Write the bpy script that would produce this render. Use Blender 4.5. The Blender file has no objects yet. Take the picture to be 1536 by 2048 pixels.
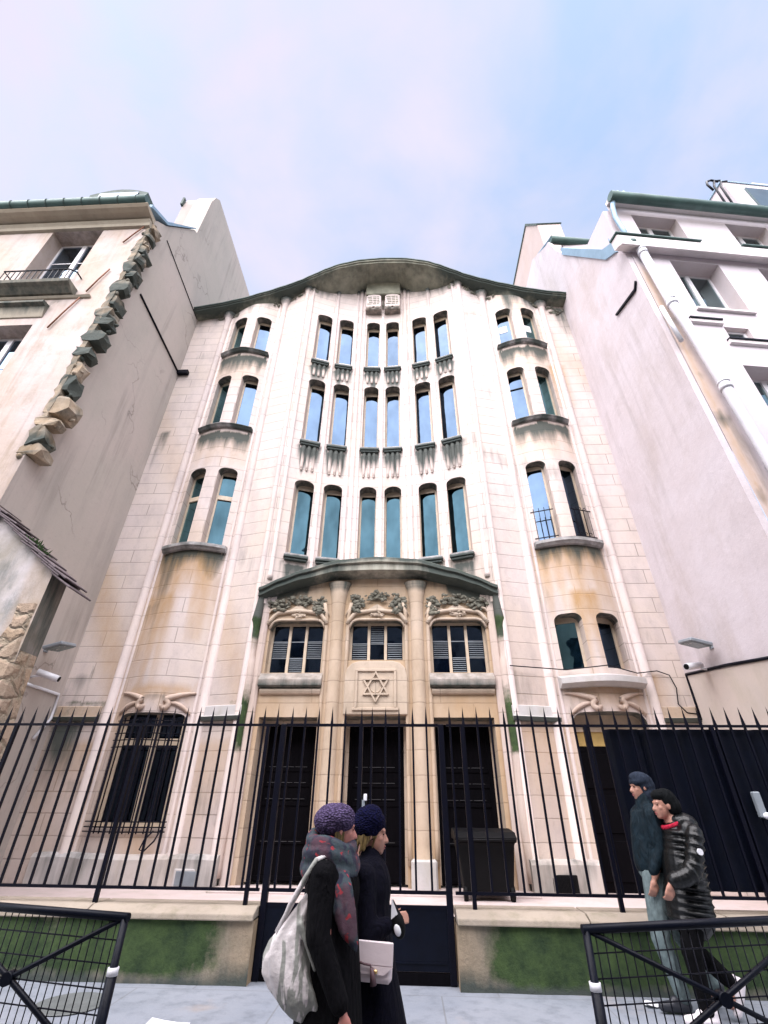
import bpy, math, random
from mathutils import Vector, Matrix
random.seed(7)
R = math.radians
S = bpy.context.scene
COL = S.collection

# ------------------------------------------------------------------ camera
cam = bpy.data.cameras.new('camera'); camo = bpy.data.objects.new('camera', cam); COL.objects.link(camo)
TH, YAW, ROLL = R(32.7), R(2.9), R(.6)
fwd = Vector((-math.sin(YAW)*math.cos(TH), math.cos(YAW)*math.cos(TH), math.sin(TH)))
rgt = Vector((math.cos(YAW), math.sin(YAW), 0)); upv = rgt.cross(fwd)
r2 = rgt*math.cos(ROLL)+upv*math.sin(ROLL); u2 = upv*math.cos(ROLL)-rgt*math.sin(ROLL)
M = Matrix((r2, u2, -fwd)).transposed().to_4x4(); M.translation = Vector((.66, 0, 1.5))
camo.matrix_world = M
cam.sensor_fit = 'HORIZONTAL'; cam.sensor_width = 36; cam.lens = 928/1536*36
cam.clip_start = .05; cam.clip_end = 3000
S.camera = camo
S.render.resolution_x, S.render.resolution_y = 768, 1024

# ------------------------------------------------------------------ world, sun, exposure
SUN_EL, SUN_AZ = R(56), R(200)      # azimuth clockwise from +Y: behind the camera, a little to the left
w = bpy.data.worlds.new("World"); S.world = w; w.use_nodes = True
nt = w.node_tree; nt.nodes.clear()
def WN(t, **k):
    n = nt.nodes.new(t)
    for a, b in k.items(): setattr(n, a, b)
    return n
wo = WN('ShaderNodeOutputWorld'); bg = WN('ShaderNodeBackground'); sky = WN('ShaderNodeTexSky', sky_type='NISHITA')
sky.sun_disc = False; sky.sun_elevation = SUN_EL; sky.sun_rotation = SUN_AZ; sky.air_density = 1.0; sky.dust_density = .6; sky.ozone_density = 2.0
tc = WN('ShaderNodeTexCoord'); mp = WN('ShaderNodeMapping'); mp.inputs['Scale'].default_value = (1.0, 1.0, 1.5)
mp.inputs['Location'].default_value = (.35, .2, .1)
cn = WN('ShaderNodeTexNoise'); cn.inputs['Scale'].default_value = 2.9; cn.inputs['Detail'].default_value = 7; cn.inputs['Roughness'].default_value = .52
cn.inputs['Distortion'].default_value = .25
cr = WN('ShaderNodeValToRGB'); cr.color_ramp.elements[0].position = .33; cr.color_ramp.elements[1].position = .66
cr.color_ramp.elements[0].color = (.10, .10, .10, 1); cr.color_ramp.elements[1].color = (1, 1, 1, 1)
cm = WN('ShaderNodeMix', data_type='RGBA')
cm.inputs['B'].default_value = (4.0, 3.82, 4.62, 1)
st = WN('ShaderNodeMix', data_type='RGBA', blend_type='MULTIPLY'); st.inputs['Factor'].default_value = 1
st.inputs['B'].default_value = (2.75, 2.32, 1.85, 1)
nt.links.new(tc.outputs['Generated'], mp.inputs['Vector']); nt.links.new(mp.outputs['Vector'], cn.inputs['Vector'])
nt.links.new(cn.outputs['Fac'], cr.inputs['Fac']); nt.links.new(cr.outputs['Color'], cm.inputs['Factor'])
nt.links.new(sky.outputs['Color'], st.inputs['A']); nt.links.new(st.outputs['Result'], cm.inputs['A'])
nt.links.new(cm.outputs['Result'], bg.inputs['Color']); nt.links.new(bg.outputs['Background'], wo.inputs['Surface'])
bg.inputs['Strength'].default_value = .05
sl = bpy.data.lights.new('sun', 'SUN'); so = bpy.data.objects.new('sun', sl); COL.objects.link(so)
sl.energy = 2.6; sl.angle = R(88); sl.color = (1, .955, .97)
sd = Vector((math.sin(SUN_AZ)*math.cos(SUN_EL), math.cos(SUN_AZ)*math.cos(SUN_EL), math.sin(SUN_EL)))
so.rotation_euler = sd.to_track_quat('Z', 'Y').to_euler(); so.location = sd*60
S.view_settings.view_transform = 'Standard'; S.view_settings.look = 'None'; S.view_settings.gamma = 1
S.view_settings.exposure = 2.12
S.render.engine = 'CYCLES'
S.cycles.max_bounces = 6

# ------------------------------------------------------------------ materials
MATS = {}
class NT:
    def __init__(s, name):
        s.m = bpy.data.materials.new(name); s.m.use_nodes = True; s.t = s.m.node_tree; s.t.nodes.clear()
        s.out = s.n('ShaderNodeOutputMaterial'); s.b = s.n('ShaderNodeBsdfPrincipled'); s.l(s.b.outputs[0], s.out.inputs['Surface'])
        s.oc = s.n('ShaderNodeTexCoord').outputs['Object']
    def n(s, t, **k):
        n = s.t.nodes.new(t)
        for a, b in k.items(): setattr(n, a, b)
        return n
    def l(s, a, b): s.t.links.new(a, b)
    def noise(s, scale, detail=4, rough=.55, vec=None, map=None, dist=0):
        n = s.n('ShaderNodeTexNoise'); n.inputs['Scale'].default_value = scale; n.inputs['Detail'].default_value = detail
        n.inputs['Roughness'].default_value = rough; n.inputs['Distortion'].default_value = dist
        v = vec or s.oc
        if map:
            mp = s.n('ShaderNodeMapping'); mp.inputs['Scale'].default_value = map; s.l(v, mp.inputs['Vector']); v = mp.outputs['Vector']
        s.l(v, n.inputs['Vector']); return n.outputs['Fac']
    def ramp(s, f, a, b, ca=(0, 0, 0), cb=(1, 1, 1)):
        r = s.n('ShaderNodeValToRGB'); e = r.color_ramp.elements
        e[0].position = a; e[1].position = b; e[0].color = (*ca, 1); e[1].color = (*cb, 1)
        s.l(f, r.inputs['Fac']); return r.outputs['Color']
    def mix(s, f, a, b, mode='MIX'):
        m = s.n('ShaderNodeMix', data_type='RGBA', blend_type=mode)
        for k, v in (('Factor', f), ('A', a), ('B', b)):
            i = m.inputs[k]
            if isinstance(v, (int, float)): i.default_value = v
            elif isinstance(v, tuple): i.default_value = (*v, 1)
            else: s.l(v, i)
        return m.outputs['Result']
    def math(s, op, a, b=0.0, clamp=False):
        m = s.n('ShaderNodeMath', operation=op); m.use_clamp = clamp
        for i, v in ((0, a), (1, b)):
            if isinstance(v, (int, float)): m.inputs[i].default_value = v
            else: s.l(v, m.inputs[i])
        return m.outputs[0]
    def bump(s, h, strength=.3, dist=.02, normal=None):
        b = s.n('ShaderNodeBump'); b.inputs['Strength'].default_value = strength; b.inputs['Distance'].default_value = dist
        s.l(h, b.inputs['Height'])
        if normal: s.l(normal, b.inputs['Normal'])
        return b.outputs['Normal']
    def fin(s, col=None, rough=.8, metal=0, normal=None, spec=None):
        if col is not None:
            if isinstance(col, tuple): s.b.inputs['Base Color'].default_value = (*col, 1)
            else: s.l(col, s.b.inputs['Base Color'])
        if isinstance(rough, (int, float)): s.b.inputs['Roughness'].default_value = rough
        else: s.l(rough, s.b.inputs['Roughness'])
        s.b.inputs['Metallic'].default_value = metal
        if spec is not None: s.b.inputs['Specular IOR Level'].default_value = spec
        if normal is not None: s.l(normal, s.b.inputs['Normal'])
        return s.m

def stains(t, col, grime_shade=(.035, .05, .045), ochre=(.40, .25, .12), moss=(.022, .075, .022)):
    """weathering, plus some underside shade painted in, stored per vertex as (grime, ochre, moss)"""
    a = t.n('ShaderNodeAttribute'); a.attribute_name = 'stain_shade'
    sp = t.n('ShaderNodeSeparateColor'); t.l(a.outputs['Color'], sp.inputs['Color'])
    n1 = t.noise(2.2, 5, .6, map=(3.2, 3.2, .45)); n2 = t.noise(6, 5, .65, map=(1.2, 1.2, .5))
    d = t.math('MULTIPLY', sp.outputs[1], t.math('ADD', t.math('MULTIPLY', n2, .9), .5), True)
    col = t.mix(d, col, ochre)
    k = t.math('SUBTRACT', t.math('MULTIPLY', sp.outputs[0], 1.7), t.math('MULTIPLY', n1, .95))
    k = t.math('MULTIPLY', k, 1.5, True)
    col = t.mix(t.math('MULTIPLY', k, .93), col, grime_shade)
    n3 = t.noise(11, 8, .75)
    k = t.math('SUBTRACT', t.math('MULTIPLY', sp.outputs[2], 1.9), t.math('MULTIPLY', t.math('ADD', n2, n3), .8))
    k = t.math('MULTIPLY', k, 1.7, True)
    return t.mix(k, col, t.mix(t.ramp(t.noise(4, 7, .75), .38, .66), (moss[0]*1.9, moss[1]*1.0, moss[2]*.9), tuple(c*.3 for c in moss)))

def ashlar(name, base, warm, row=.345, wid=1.75, mort=.013, joint=.62, dirt=.4, offx=0.0):
    t = NT(name)
    sp = t.n('ShaderNodeSeparateXYZ'); t.l(t.oc, sp.inputs[0])
    cb = t.n('ShaderNodeCombineXYZ'); t.l(t.math('ADD', sp.outputs[0], offx), cb.inputs[0]); t.l(sp.outputs[2], cb.inputs[1])
    wob = t.noise(.9, 2)
    br = t.n('ShaderNodeTexBrick'); br.offset = .5
    for k, v in (('Scale', 1), ('Mortar Size', mort), ('Mortar Smooth', .6), ('Brick Width', wid), ('Row Height', row), ('Bias', 0)): br.inputs[k].default_value = v
    br.inputs['Color1'].default_value = (1, 1, 1, 1); br.inputs['Color2'].default_value = (.92, .92, .92, 1); br.inputs['Mortar'].default_value = (.62, .62, .62, 1)
    t.l(cb.outputs[0], br.inputs['Vector'])
    col = t.mix(t.ramp(t.noise(.55, 4, .6), .35, .68), base, warm)
    col = t.mix(t.ramp(t.noise(1.6, 6, .65, map=(1.6, 1.6, .7)), .46, .75), col, tuple(c*.78 for c in base))
    col = t.mix(.55, col, br.outputs['Color'], 'MULTIPLY')
    jn = t.math('MULTIPLY', br.outputs['Fac'], t.math('MULTIPLY', t.ramp(wob, .3, .65), joint))
    col = t.mix(jn, col, tuple(c*.38 for c in warm))
    col = t.mix(t.math('MULTIPLY', t.ramp(t.noise(9, 5, .7), .55, .8), dirt), col, tuple(c*.55 for c in warm))
    col = stains(t, col)
    h = t.math('ADD', t.math('MULTIPLY', br.outputs['Fac'], -1.0), t.math('MULTIPLY', t.noise(28, 5, .7), .5))
    return t.fin(col, .88, normal=t.bump(h, .35, .02))

def plaster(name, c1, c2, c3, scale=.7, bump=.3, joints=None, crack=0, streak=0):
    t = NT(name)
    col = t.mix(t.ramp(t.noise(scale, 6, .6, dist=.4), .36, .66), c1, c2)
    col = t.mix(t.math('MULTIPLY', t.ramp(t.noise(scale*2.3, 7, .68, map=(1, 1, .4)), .5, .78), .8), col, c3)
    col = t.mix(t.math('MULTIPLY', t.ramp(t.noise(14, 5, .7), .56, .8), .35), col, tuple(c*.6 for c in c2))
    if streak:
        k = t.math('MULTIPLY', t.ramp(t.noise(1.5, 6, .62, map=(2.4, 2.4, .16), dist=.3), .5, .74), t.ramp(t.noise(.35, 3), .38, .62))
        col = t.mix(t.math('MULTIPLY', k, streak), col, tuple(c*.55 for c in c3))
        k = t.ramp(t.noise(.55, 8, .7, dist=1.2), .56, .60)
        col = t.mix(t.math('MULTIPLY', k, streak*.4), col, tuple(min(1, c*1.12) for c in c1))
    if crack:
        v = t.n('ShaderNodeTexVoronoi', feature='DISTANCE_TO_EDGE'); v.inputs['Scale'].default_value = .42
        wv = t.n('ShaderNodeVectorMath', operation='ADD'); nn = t.n('ShaderNodeTexNoise'); nn.inputs['Scale'].default_value = 1.6; nn.inputs['Detail'].default_value = 6
        t.l(t.oc, nn.inputs['Vector']); t.l(t.oc, wv.inputs[0]); t.l(nn.outputs['Color'], wv.inputs[1]); t.l(wv.outputs[0], v.inputs['Vector'])
        k = t.math('MULTIPLY', t.ramp(v.outputs['Distance'], .002, .009, (1, 1, 1), (0, 0, 0)), t.ramp(t.noise(.45, 2), .5, .6))
        col = t.mix(t.math('MULTIPLY', k, crack), col, tuple(c*.3 for c in c2))
    col = stains(t, col)
    h = t.math('ADD', t.noise(2.2, 5, .55), t.math('MULTIPLY', t.noise(40, 4, .7), .16))
    return t.fin(col, .9, normal=t.bump(h, bump, .04))

def simple(name, col, rough=.6, metal=0, var=.25, scale=6, bump=0, bscale=30, spec=None, map=None):
    t = NT(name)
    n = t.noise(scale, 5, .6, map=map)
    c = t.mix(t.ramp(n, .35, .7), col, tuple(x*(1-var) for x in col))
    c = stains(t, c)
    nm = t.bump(t.noise(bscale, 5, .65), bump, .01) if bump else None
    rr = t.math('ADD', t.math('MULTIPLY', n, .2), max(0, rough-.1))
    return t.fin(c, rr, metal, nm, spec)

def glass(name, tint, rough=.03, dark=.75):
    t = NT(name)
    n = t.noise(1.7, 4, .6, map=(1, 1, .5))
    c = t.mix(t.ramp(n, .35, .68), tint, tuple(x*dark for x in tint))
    return t.fin(c, rough, 1.0, t.bump(t.noise(1.6, 2), .16, .05))

def rubble(name):
    t = NT(name)
    v = t.n('ShaderNodeTexVoronoi'); v.inputs['Scale'].default_value = 3.4; v.inputs['Randomness'].default_value = .95
    mp = t.n('ShaderNodeMapping'); mp.inputs['Scale'].default_value = (.8, .8, 1.15); t.l(t.oc, mp.inputs['Vector'])
    nn = t.n('ShaderNodeTexNoise'); nn.inputs['Scale'].default_value = 4; nn.inputs['Detail'].default_value = 6; t.l(t.oc, nn.inputs['Vector'])
    wv = t.n('ShaderNodeMix', data_type='RGBA', blend_type='LINEAR_LIGHT'); wv.inputs['Factor'].default_value = .12; t.l(mp.outputs[0], wv.inputs['A']); t.l(nn.outputs['Color'], wv.inputs['B'])
    t.l(wv.outputs['Result'], v.inputs['Vector'])
    v2 = t.n('ShaderNodeTexVoronoi', feature='DISTANCE_TO_EDGE'); v2.inputs['Scale'].default_value = 3.4; v2.inputs['Randomness'].default_value = .95; t.l(wv.outputs['Result'], v2.inputs['Vector'])
    hs = t.n('ShaderNodeSeparateColor'); t.l(v.outputs['Color'], hs.inputs['Color'])
    col = t.mix(hs.outputs[0], (.36, .27, .19), (.28, .23, .19)); col = t.mix(t.math('MULTIPLY', hs.outputs[1], .5), col, (.46, .37, .32))
    col = t.mix(t.ramp(v2.outputs['Distance'], .02, .1, (1, 1, 1), (0, 0, 0)), col, (.30, .27, .22))
    col = t.mix(t.ramp(t.noise(3, 6, .7), .5, .75), col, (.12, .12, .09))
    col = stains(t, col)
    h = t.math('ADD', t.ramp(v2.outputs['Distance'], 0, .16), t.math('MULTIPLY', t.noise(18, 5, .7), .6))
    return t.fin(col, .92, normal=t.bump(h, .9, .06))

STONE = ashlar('facade_limestone', (.58, .50, .478), (.565, .48, .42))
TAN = ashlar('portal_limestone', (.465, .375, .285), (.54, .445, .36), row=.42, wid=1.3, joint=.4, dirt=.5)
RIBST = ashlar('shaft_limestone', (.585, .505, .49), (.57, .485, .435), row=.69, wid=5, mort=.012, joint=.4, dirt=.2, offx=2.3)
SILL = simple('weathered_sill_stone', (.40, .385, .38), .85, var=.55, scale=5, bump=.4, bscale=25, map=(1, 1, 2))
PLINTH = plaster('plinth_stone', (.52, .49, .49), (.42, .41, .40), (.36, .33, .28), 1.2, .3)
CORN = simple('grey_green_cornice_stone', (.27, .27, .21), .9, var=.45, scale=3, bump=.5, bscale=16)
CANO = simple('weathered_canopy_stone', (.36, .35, .29), .9, var=.5, scale=4, bump=.6, bscale=18, map=(1.5, 1.5, .6))
LEAD = simple('weathered_zinc_edge', (.055, .085, .075), .75, var=.5, scale=4, bump=.5, bscale=14)
CARV = simple('dark_carved_stone', (.19, .18, .14), .9, var=.5, scale=9, bump=.6, bscale=40)  # dark tone: staining plus canopy shade put into the base colour
FRAME = simple('cream_painted_wood', (.55, .45, .34), .6, var=.2, scale=8, bump=.1)
FRAMEW = simple('white_painted_wood', (.72, .70, .72), .5, var=.12, scale=5)
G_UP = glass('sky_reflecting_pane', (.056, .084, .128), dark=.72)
G_LOW = glass('dark_teal_pane', (.024, .048, .062), dark=.55)  # dark tint puts the opposite house's reflection into the glass colour
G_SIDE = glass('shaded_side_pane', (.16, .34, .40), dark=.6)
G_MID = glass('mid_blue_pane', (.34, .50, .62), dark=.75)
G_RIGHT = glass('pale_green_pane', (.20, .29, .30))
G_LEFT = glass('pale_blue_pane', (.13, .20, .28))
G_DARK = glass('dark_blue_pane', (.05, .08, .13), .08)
IRON = simple('black_painted_iron', (.0025, .003, .009), .45, var=.35, scale=12, bump=.12, bscale=60, spec=.14)
NAVY = simple('navy_painted_steel', (.003, .0045, .011), .4, var=.4, scale=5, bump=.15, bscale=50, spec=.14)
DOOR = simple('black_stained_door', (.0028, .0024, .0038), .75, var=.4, scale=5, bump=.15, map=(6, 6, .6), spec=.05)
TRIMM = simple('highlight_door_trim', (.05, .05, .055), .5, var=.4)  # lighter colour paints the highlights along the door panel mouldings
LOUV = simple('grey_louvre_metal', (.24, .27, .30), .5, var=.2)
ZINC = simple('green_zinc', (.06, .115, .105), .55, var=.35, scale=3, bump=.15, bscale=9, metal=.2)
BLUEZ = simple('blue_grey_zinc', (.24, .36, .46), .5, var=.2, scale=3, metal=.2)
LPLAST = plaster('beige_party_wall_render', (.415, .375, .335), (.46, .40, .365), (.345, .32, .29), .33, .25, crack=.6, streak=.55)
RPLAST = plaster('pale_lilac_party_wall_render', (.565, .515, .545), (.505, .445, .455), (.40, .34, .315), .38, .5, streak=.5)
LFAC = plaster('pinkish_old_stone_render', (.48, .41, .39), (.42, .35, .315), (.25, .20, .14), .9, .6, streak=.7)
LTRIM = plaster('brown_cornice_stone', (.34, .30, .235), (.29, .25, .195), (.22, .19, .15), 1.6, .4)
TOOTH = plaster('broken_rubble_stone', (.36, .31, .25), (.085, .095, .085), (.025, .038, .034), 1.9, 1.4)
RFAC = plaster('white_pink_render', (.58, .525, .555), (.55, .49, .515), (.46, .40, .395), .5, .15)
RTRIM = plaster('white_trim_render', (.66, .60, .60), (.60, .55, .545), (.52, .47, .44), 1, .15)
REVEAL = plaster('white_reveal_render', (.62, .58, .55), (.56, .53, .49), (.50, .47, .43), 1, .1)
PIPE = simple('grey_white_downpipe', (.60, .60, .64), .45, var=.15, scale=3)
RUST = simple('rusty_iron', (.24, .10, .055), .8, var=.5, scale=15, bump=.4)
RUBBLE = rubble('rubble_masonry')
FLAKE = plaster('flaking_lime_plaster', (.50, .46, .46), (.30, .27, .23), (.07, .11, .115), 1.5, .6)
TILE = simple('old_clay_tile', (.13, .10, .11), .85, var=.5, scale=7, bump=.5, bscale=20)
WALLST = plaster('mossy_base_wall_stone', (.28, .235, .18), (.20, .18, .14), (.09, .09, .07), 2.6, 1.0)
COPING = plaster('sandstone_coping', (.31, .27, .225), (.245, .215, .18), (.13, .13, .085), 2.2, .7)
COURT = plaster('courtyard_paving_stone', (.52, .43, .42), (.46, .38, .36), (.36, .33, .28), 1.4, .3)
WHITEP = simple('white_plastic', (.72, .72, .76), .45, var=.1)
BLACKP = simple('black_plastic', (.0022, .0024, .0035), .6, var=.3, bump=.1, spec=.14)
GREYP = simple('grey_lamp_glass', (.10, .15, .15), .25, var=.2)
LEAF = simple('weed_leaf', (.05, .12, .03), .6, var=.5)
YELL = simple('yellowish_board', (.48, .33, .11), .7, var=.25, scale=5)
SKIN = simple('skin', (.40, .20, .145), .5, var=.15, scale=14)
SKIN2 = simple('flushed_skin', (.42, .17, .14), .5, var=.2, scale=14)
def fabric(name, col, var=.4, scale=30, bump=.6, rough=.9, c2=None, fold=.9):
    t = NT(name); n = t.noise(scale, 4, .6); f = t.noise(4, 3)
    c = t.mix(t.ramp(n, .35, .65), col, c2 or tuple(x*(1-var) for x in col))
    c = t.mix(t.math('MULTIPLY', t.ramp(f, .4, .7), .4), c, tuple(x*.6 for x in col))
    nm = t.bump(t.noise(7, 3, .55, map=(1.6, 1.6, .45), dist=.8), fold, .05)
    return t.fin(c, rough, normal=t.bump(t.noise(scale*2.2, 4, .7), bump, .006, nm), spec=.12)
COAT1 = fabric('black_wool_coat', (.0022, .002, .0035), scale=60)
COAT2 = fabric('navy_wool_coat', (.002, .002, .008), scale=60)
def knit(name, col):
    t = NT(name); v = t.n('ShaderNodeTexVoronoi'); v.inputs['Scale'].default_value = 62
    mp = t.n('ShaderNodeMapping'); mp.inputs['Scale'].default_value = (1, 1, 1.5); t.l(t.oc, mp.inputs['Vector']); t.l(mp.outputs[0], v.inputs['Vector'])
    c = t.mix(t.ramp(v.outputs['Distance'], .1, .6), tuple(min(1, x*1.35) for x in col), tuple(x*.35 for x in col))
    c = t.mix(t.ramp(t.noise(9, 4), .4, .7), c, tuple(x*.6 for x in col))
    return t.fin(c, .95, normal=t.bump(v.outputs['Distance'], 1.0, -.012), spec=.1)
HATP = knit('purple_knit_wool', (.11, .08, .17))
HATN = knit('navy_knit_wool', (.0035, .004, .032))
def hairmat(name, col):
    t = NT(name); n = t.noise(30, 4, .6, map=(3, 3, .25))
    return t.fin(t.mix(t.ramp(n, .35, .65), col, tuple(x*.25 for x in col)), .6, normal=t.bump(n, 1.0, .02), spec=.3)
HAIRB = hairmat('blond_hair', (.24, .165, .06))
HAIRD = fabric('dark_hair', (.012, .010, .010), .4, 40, .8)
def scarfmat():
    t = NT('patterned_wool_scarf')
    a = t.ramp(t.noise(22, 2, .4), .44, .52); b = t.ramp(t.noise(24, 2, .4, map=(1, 1.3, 1.1), dist=.5), .64, .67)
    c = t.mix(a, (.014, .017, .035), (.03, .045, .055)); c = t.mix(t.math('MULTIPLY', t.ramp(t.noise(7, 3), .5, .6), .8), c, (.07, .03, .045))
    c = t.mix(b, c, (.26, .025, .035))
    return t.fin(c, .95, normal=t.bump(t.noise(70, 4, .7), .8, .006))
SCARF = scarfmat()
def totemat():
    t = NT('tote_fabric_fold_shade')
    a = t.ramp(t.noise(5.5, 3, .5, map=(2.2, 1, .45), dist=.9), .49, .52)
    c = t.mix(a, (.56, .52, .52), (.24, .245, .225))  # grey patches put the shade of the folds into the fabric colour
    return t.fin(c, .8, normal=t.bump(t.noise(9, 4, .6), .5, .03))
TOTE = totemat()
BAGW = simple('white_leather', (.70, .60, .62), .5, var=.12, scale=6, bump=.15)
TASS = simple('dark_leather_strap', (.10, .05, .06), .6)
GOLD = simple('gold_clasp', (.75, .55, .25), .3, 1)
PUFF = simple('black_quilted_nylon', (.003, .0038, .0045), .33, var=.3, scale=18, bump=.5, bscale=26, spec=.35)
TEALJ = fabric('teal_grey_jacket', (.009, .020, .029), .6, 14, .5, .7)
JEAN = fabric('pale_blue_jeans', (.17, .22, .225), .45, 12, .4)
TROUS = fabric('black_trousers', (.002, .002, .003), .4, 30, .4)
CAPM = fabric('slate_blue_cap', (.022, .03, .048), .4, 30, .5)
REDF = fabric('red_knit_collar', (.45, .02, .05), .3, 40, .6)
SHOEW = simple('white_sneaker', (.74, .68, .70), .5, var=.1)
SHOED = simple('dark_shoe', (.02, .022, .03), .5)
def pavemat():
    t = NT('grey_pavement')
    col = t.mix(t.ramp(t.noise(.8, 6, .6), .35, .7), (.20, .222, .262), (.25, .265, .30))
    col = t.mix(t.math('MULTIPLY', t.ramp(t.noise(5, 6, .7), .48, .7), .8), col, (.13, .145, .17))
    col = t.mix(t.math('MULTIPLY', t.ramp(t.noise(1.3, 4), .6, .72), .6), col, (.30, .245, .21))
    br = t.n('ShaderNodeTexBrick'); br.offset = .37
    for k, v in (('Scale', 1), ('Mortar Size', .008), ('Brick Width', 1.5), ('Row Height', 1.1)): br.inputs[k].default_value = v
    t.l(t.oc, br.inputs['Vector'])
    col = t.mix(t.math('MULTIPLY', br.outputs['Fac'], .55), col, (.13, .13, .13))
    col = t.mix(t.math('MULTIPLY', t.ramp(t.noise(130, 3, .8), .55, .7), .5), col, (.12, .125, .14)); col = t.mix(t.math('MULTIPLY', t.ramp(t.noise(90, 3, .8), .62, .72), .4), col, (.42, .42, .44))
    h = t.math('ADD', t.noise(90, 5, .8), t.math('MULTIPLY', br.outputs['Fac'], -2.0))
    return t.fin(col, t.math('ADD', t.math('MULTIPLY', t.noise(2, 4), .4), .3), normal=t.bump(h, .25, .01))
PAVE = pavemat()
ROAD = simple('dark_asphalt', (.055, .056, .06), .8, var=.3, scale=2, bump=.4, bscale=90)
KERB = simple('granite_kerb', (.33, .32, .33), .8, var=.3, scale=12, bump=.3)
OPPW = plaster('opposite_render', (.42, .37, .33), (.36, .32, .29), (.30, .27, .24), .5, .2)

# ------------------------------------------------------------------ mesh builder
class MB:
    def __init__(s): s.v = []; s.f = []; s.sm = []; s.st = {}
    def add(s, vs, fs, smooth=False):
        o = len(s.v); s.v += [tuple(p) for p in vs]
        for f in fs: s.f.append(tuple(i+o for i in f)); s.sm.append(smooth)
    def box(s, x0, x1, y0, y1, z0, z1, bev=0):
        if bev:
            b = bev
            pts = []
            for (za, sh) in ((z0, b), (z0+b, 0), (z1-b, 0), (z1, b)):
                pts.append([(x0+b+sh*0, y0+sh), (x1-b, y0+sh), (x1-sh, y0+b), (x1-sh, y1-b), (x1-b, y1-sh), (x0+b, y1-sh), (x0+sh, y1-b), (x0+sh, y0+b)])
            vs = []; fs = []
            for k, (za, sh) in enumerate(((z0, b), (z0+b, 0), (z1-b, 0), (z1, b))): vs += [(a, c, za) for a, c in pts[k]]
            for k in range(3):
                for i in range(8): j = (i+1) % 8; fs.append((k*8+i, k*8+j, k*8+8+j, k*8+8+i))
            fs.append(tuple(range(7, -1, -1))); fs.append(tuple(range(24, 32)))
            s.add(vs, fs); return
        s.add([(x0,y0,z0),(x1,y0,z0),(x1,y1,z0),(x0,y1,z0),(x0,y0,z1),(x1,y0,z1),(x1,y1,z1),(x0,y1,z1)],
              [(3,2,1,0),(4,5,6,7),(0,1,5,4),(1,2,6,5),(2,3,7,6),(3,0,4,7)])
    def quad(s, a, b, c, d): s.add([a, b, c, d], [(0, 1, 2, 3)])
    def poly_x(s, pts, x0, x1):     # polygon in (y,z) extruded along x
        n = len(pts); vs = [(x0, y, z) for y, z in pts]+[(x1, y, z) for y, z in pts]
        s.add(vs, [tuple(range(n)), tuple(range(2*n-1, n-1, -1))]+[(i, n+i, n+(i+1) % n, (i+1) % n) for i in range(n)])
    def poly_y(s, pts, y0, y1):     # polygon in (x,z) extruded along y
        n = len(pts); vs = [(x, y0, z) for x, z in pts]+[(x, y1, z) for x, z in pts]
        s.add(vs, [tuple(range(n)), tuple(range(2*n-1, n-1, -1))]+[(i, n+i, n+(i+1) % n, (i+1) % n) for i in range(n)])
    def loft(s, rings, smooth=True, caps=True, closed=True):
        n = len(rings[0]); vs = [p for r in rings for p in r]; fs = []
        for k in range(len(rings)-1):
            for i in range(n if closed else n-1):
                j = (i+1) % n; fs.append((k*n+i, k*n+j, (k+1)*n+j, (k+1)*n+i))
        s.add(vs, fs, smooth)
        if caps and closed:
            o = len(s.v)-len(vs)
            s.f.append(tuple(o+i for i in range(n-1, -1, -1))); s.sm.append(False)
            s.f.append(tuple(o+(len(rings)-1)*n+i for i in range(n))); s.sm.append(False)
    def tube(s, pts, r, n=8, smooth=True):
        P = [Vector(p) for p in pts]; rings = []
        if isinstance(r, (int, float)): r = [r]*len(P)
        ref = None
        for i, p in enumerate(P):
            d = (P[min(i+1, len(P)-1)]-P[max(i-1, 0)]).normalized()
            if ref is None: ref = Vector((0, 0, 1)) if abs(d.z) < .9 else Vector((1, 0, 0))
            a = d.cross(ref).normalized(); b = a.cross(d).normalized(); ref = b
            rings.append([tuple(p+(a*math.cos(2*math.pi*k/n)+b*math.sin(2*math.pi*k/n))*r[i]) for k in range(n)])
        s.loft(rings, smooth)
    def lathe(s, c, prof, n=16, smooth=True):
        s.loft([[(c[0]+r*math.cos(2*math.pi*k/n), c[1]+r*math.sin(2*math.pi*k/n), c[2]+z) for k in range(n)] for r, z in prof], smooth)
    def ball(s, c, rad, n=10, m=7, rot=None):
        rx, ry, rz = rad if isinstance(rad, tuple) else (rad,)*3
        rings = []
        for j in range(1, m):
            t = math.pi*j/m
            ring = []
            for k in range(n):
                p = Vector((rx*math.sin(t)*math.cos(2*math.pi*k/n), ry*math.sin(t)*math.sin(2*math.pi*k/n), -rz*math.cos(t)))
                if rot: p = rot @ p
                ring.append(tuple(p+Vector(c)))
            rings.append(ring)
        o = len(s.v); s.loft(rings, True, False)
        zb = Vector((0, 0, -rz)); zt = Vector((0, 0, rz))
        if rot: zb = rot @ zb; zt = rot @ zt
        s.v += [tuple(zb+Vector(c)), tuple(zt+Vector(c))]; nb = len(s.v)-2
        for k in range(n):
            s.f.append((nb, o+(k+1) % n, o+k)); s.sm.append(True)
            q = o+(m-2)*n; s.f.append((nb+1, q+k, q+(k+1) % n)); s.sm.append(True)
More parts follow.
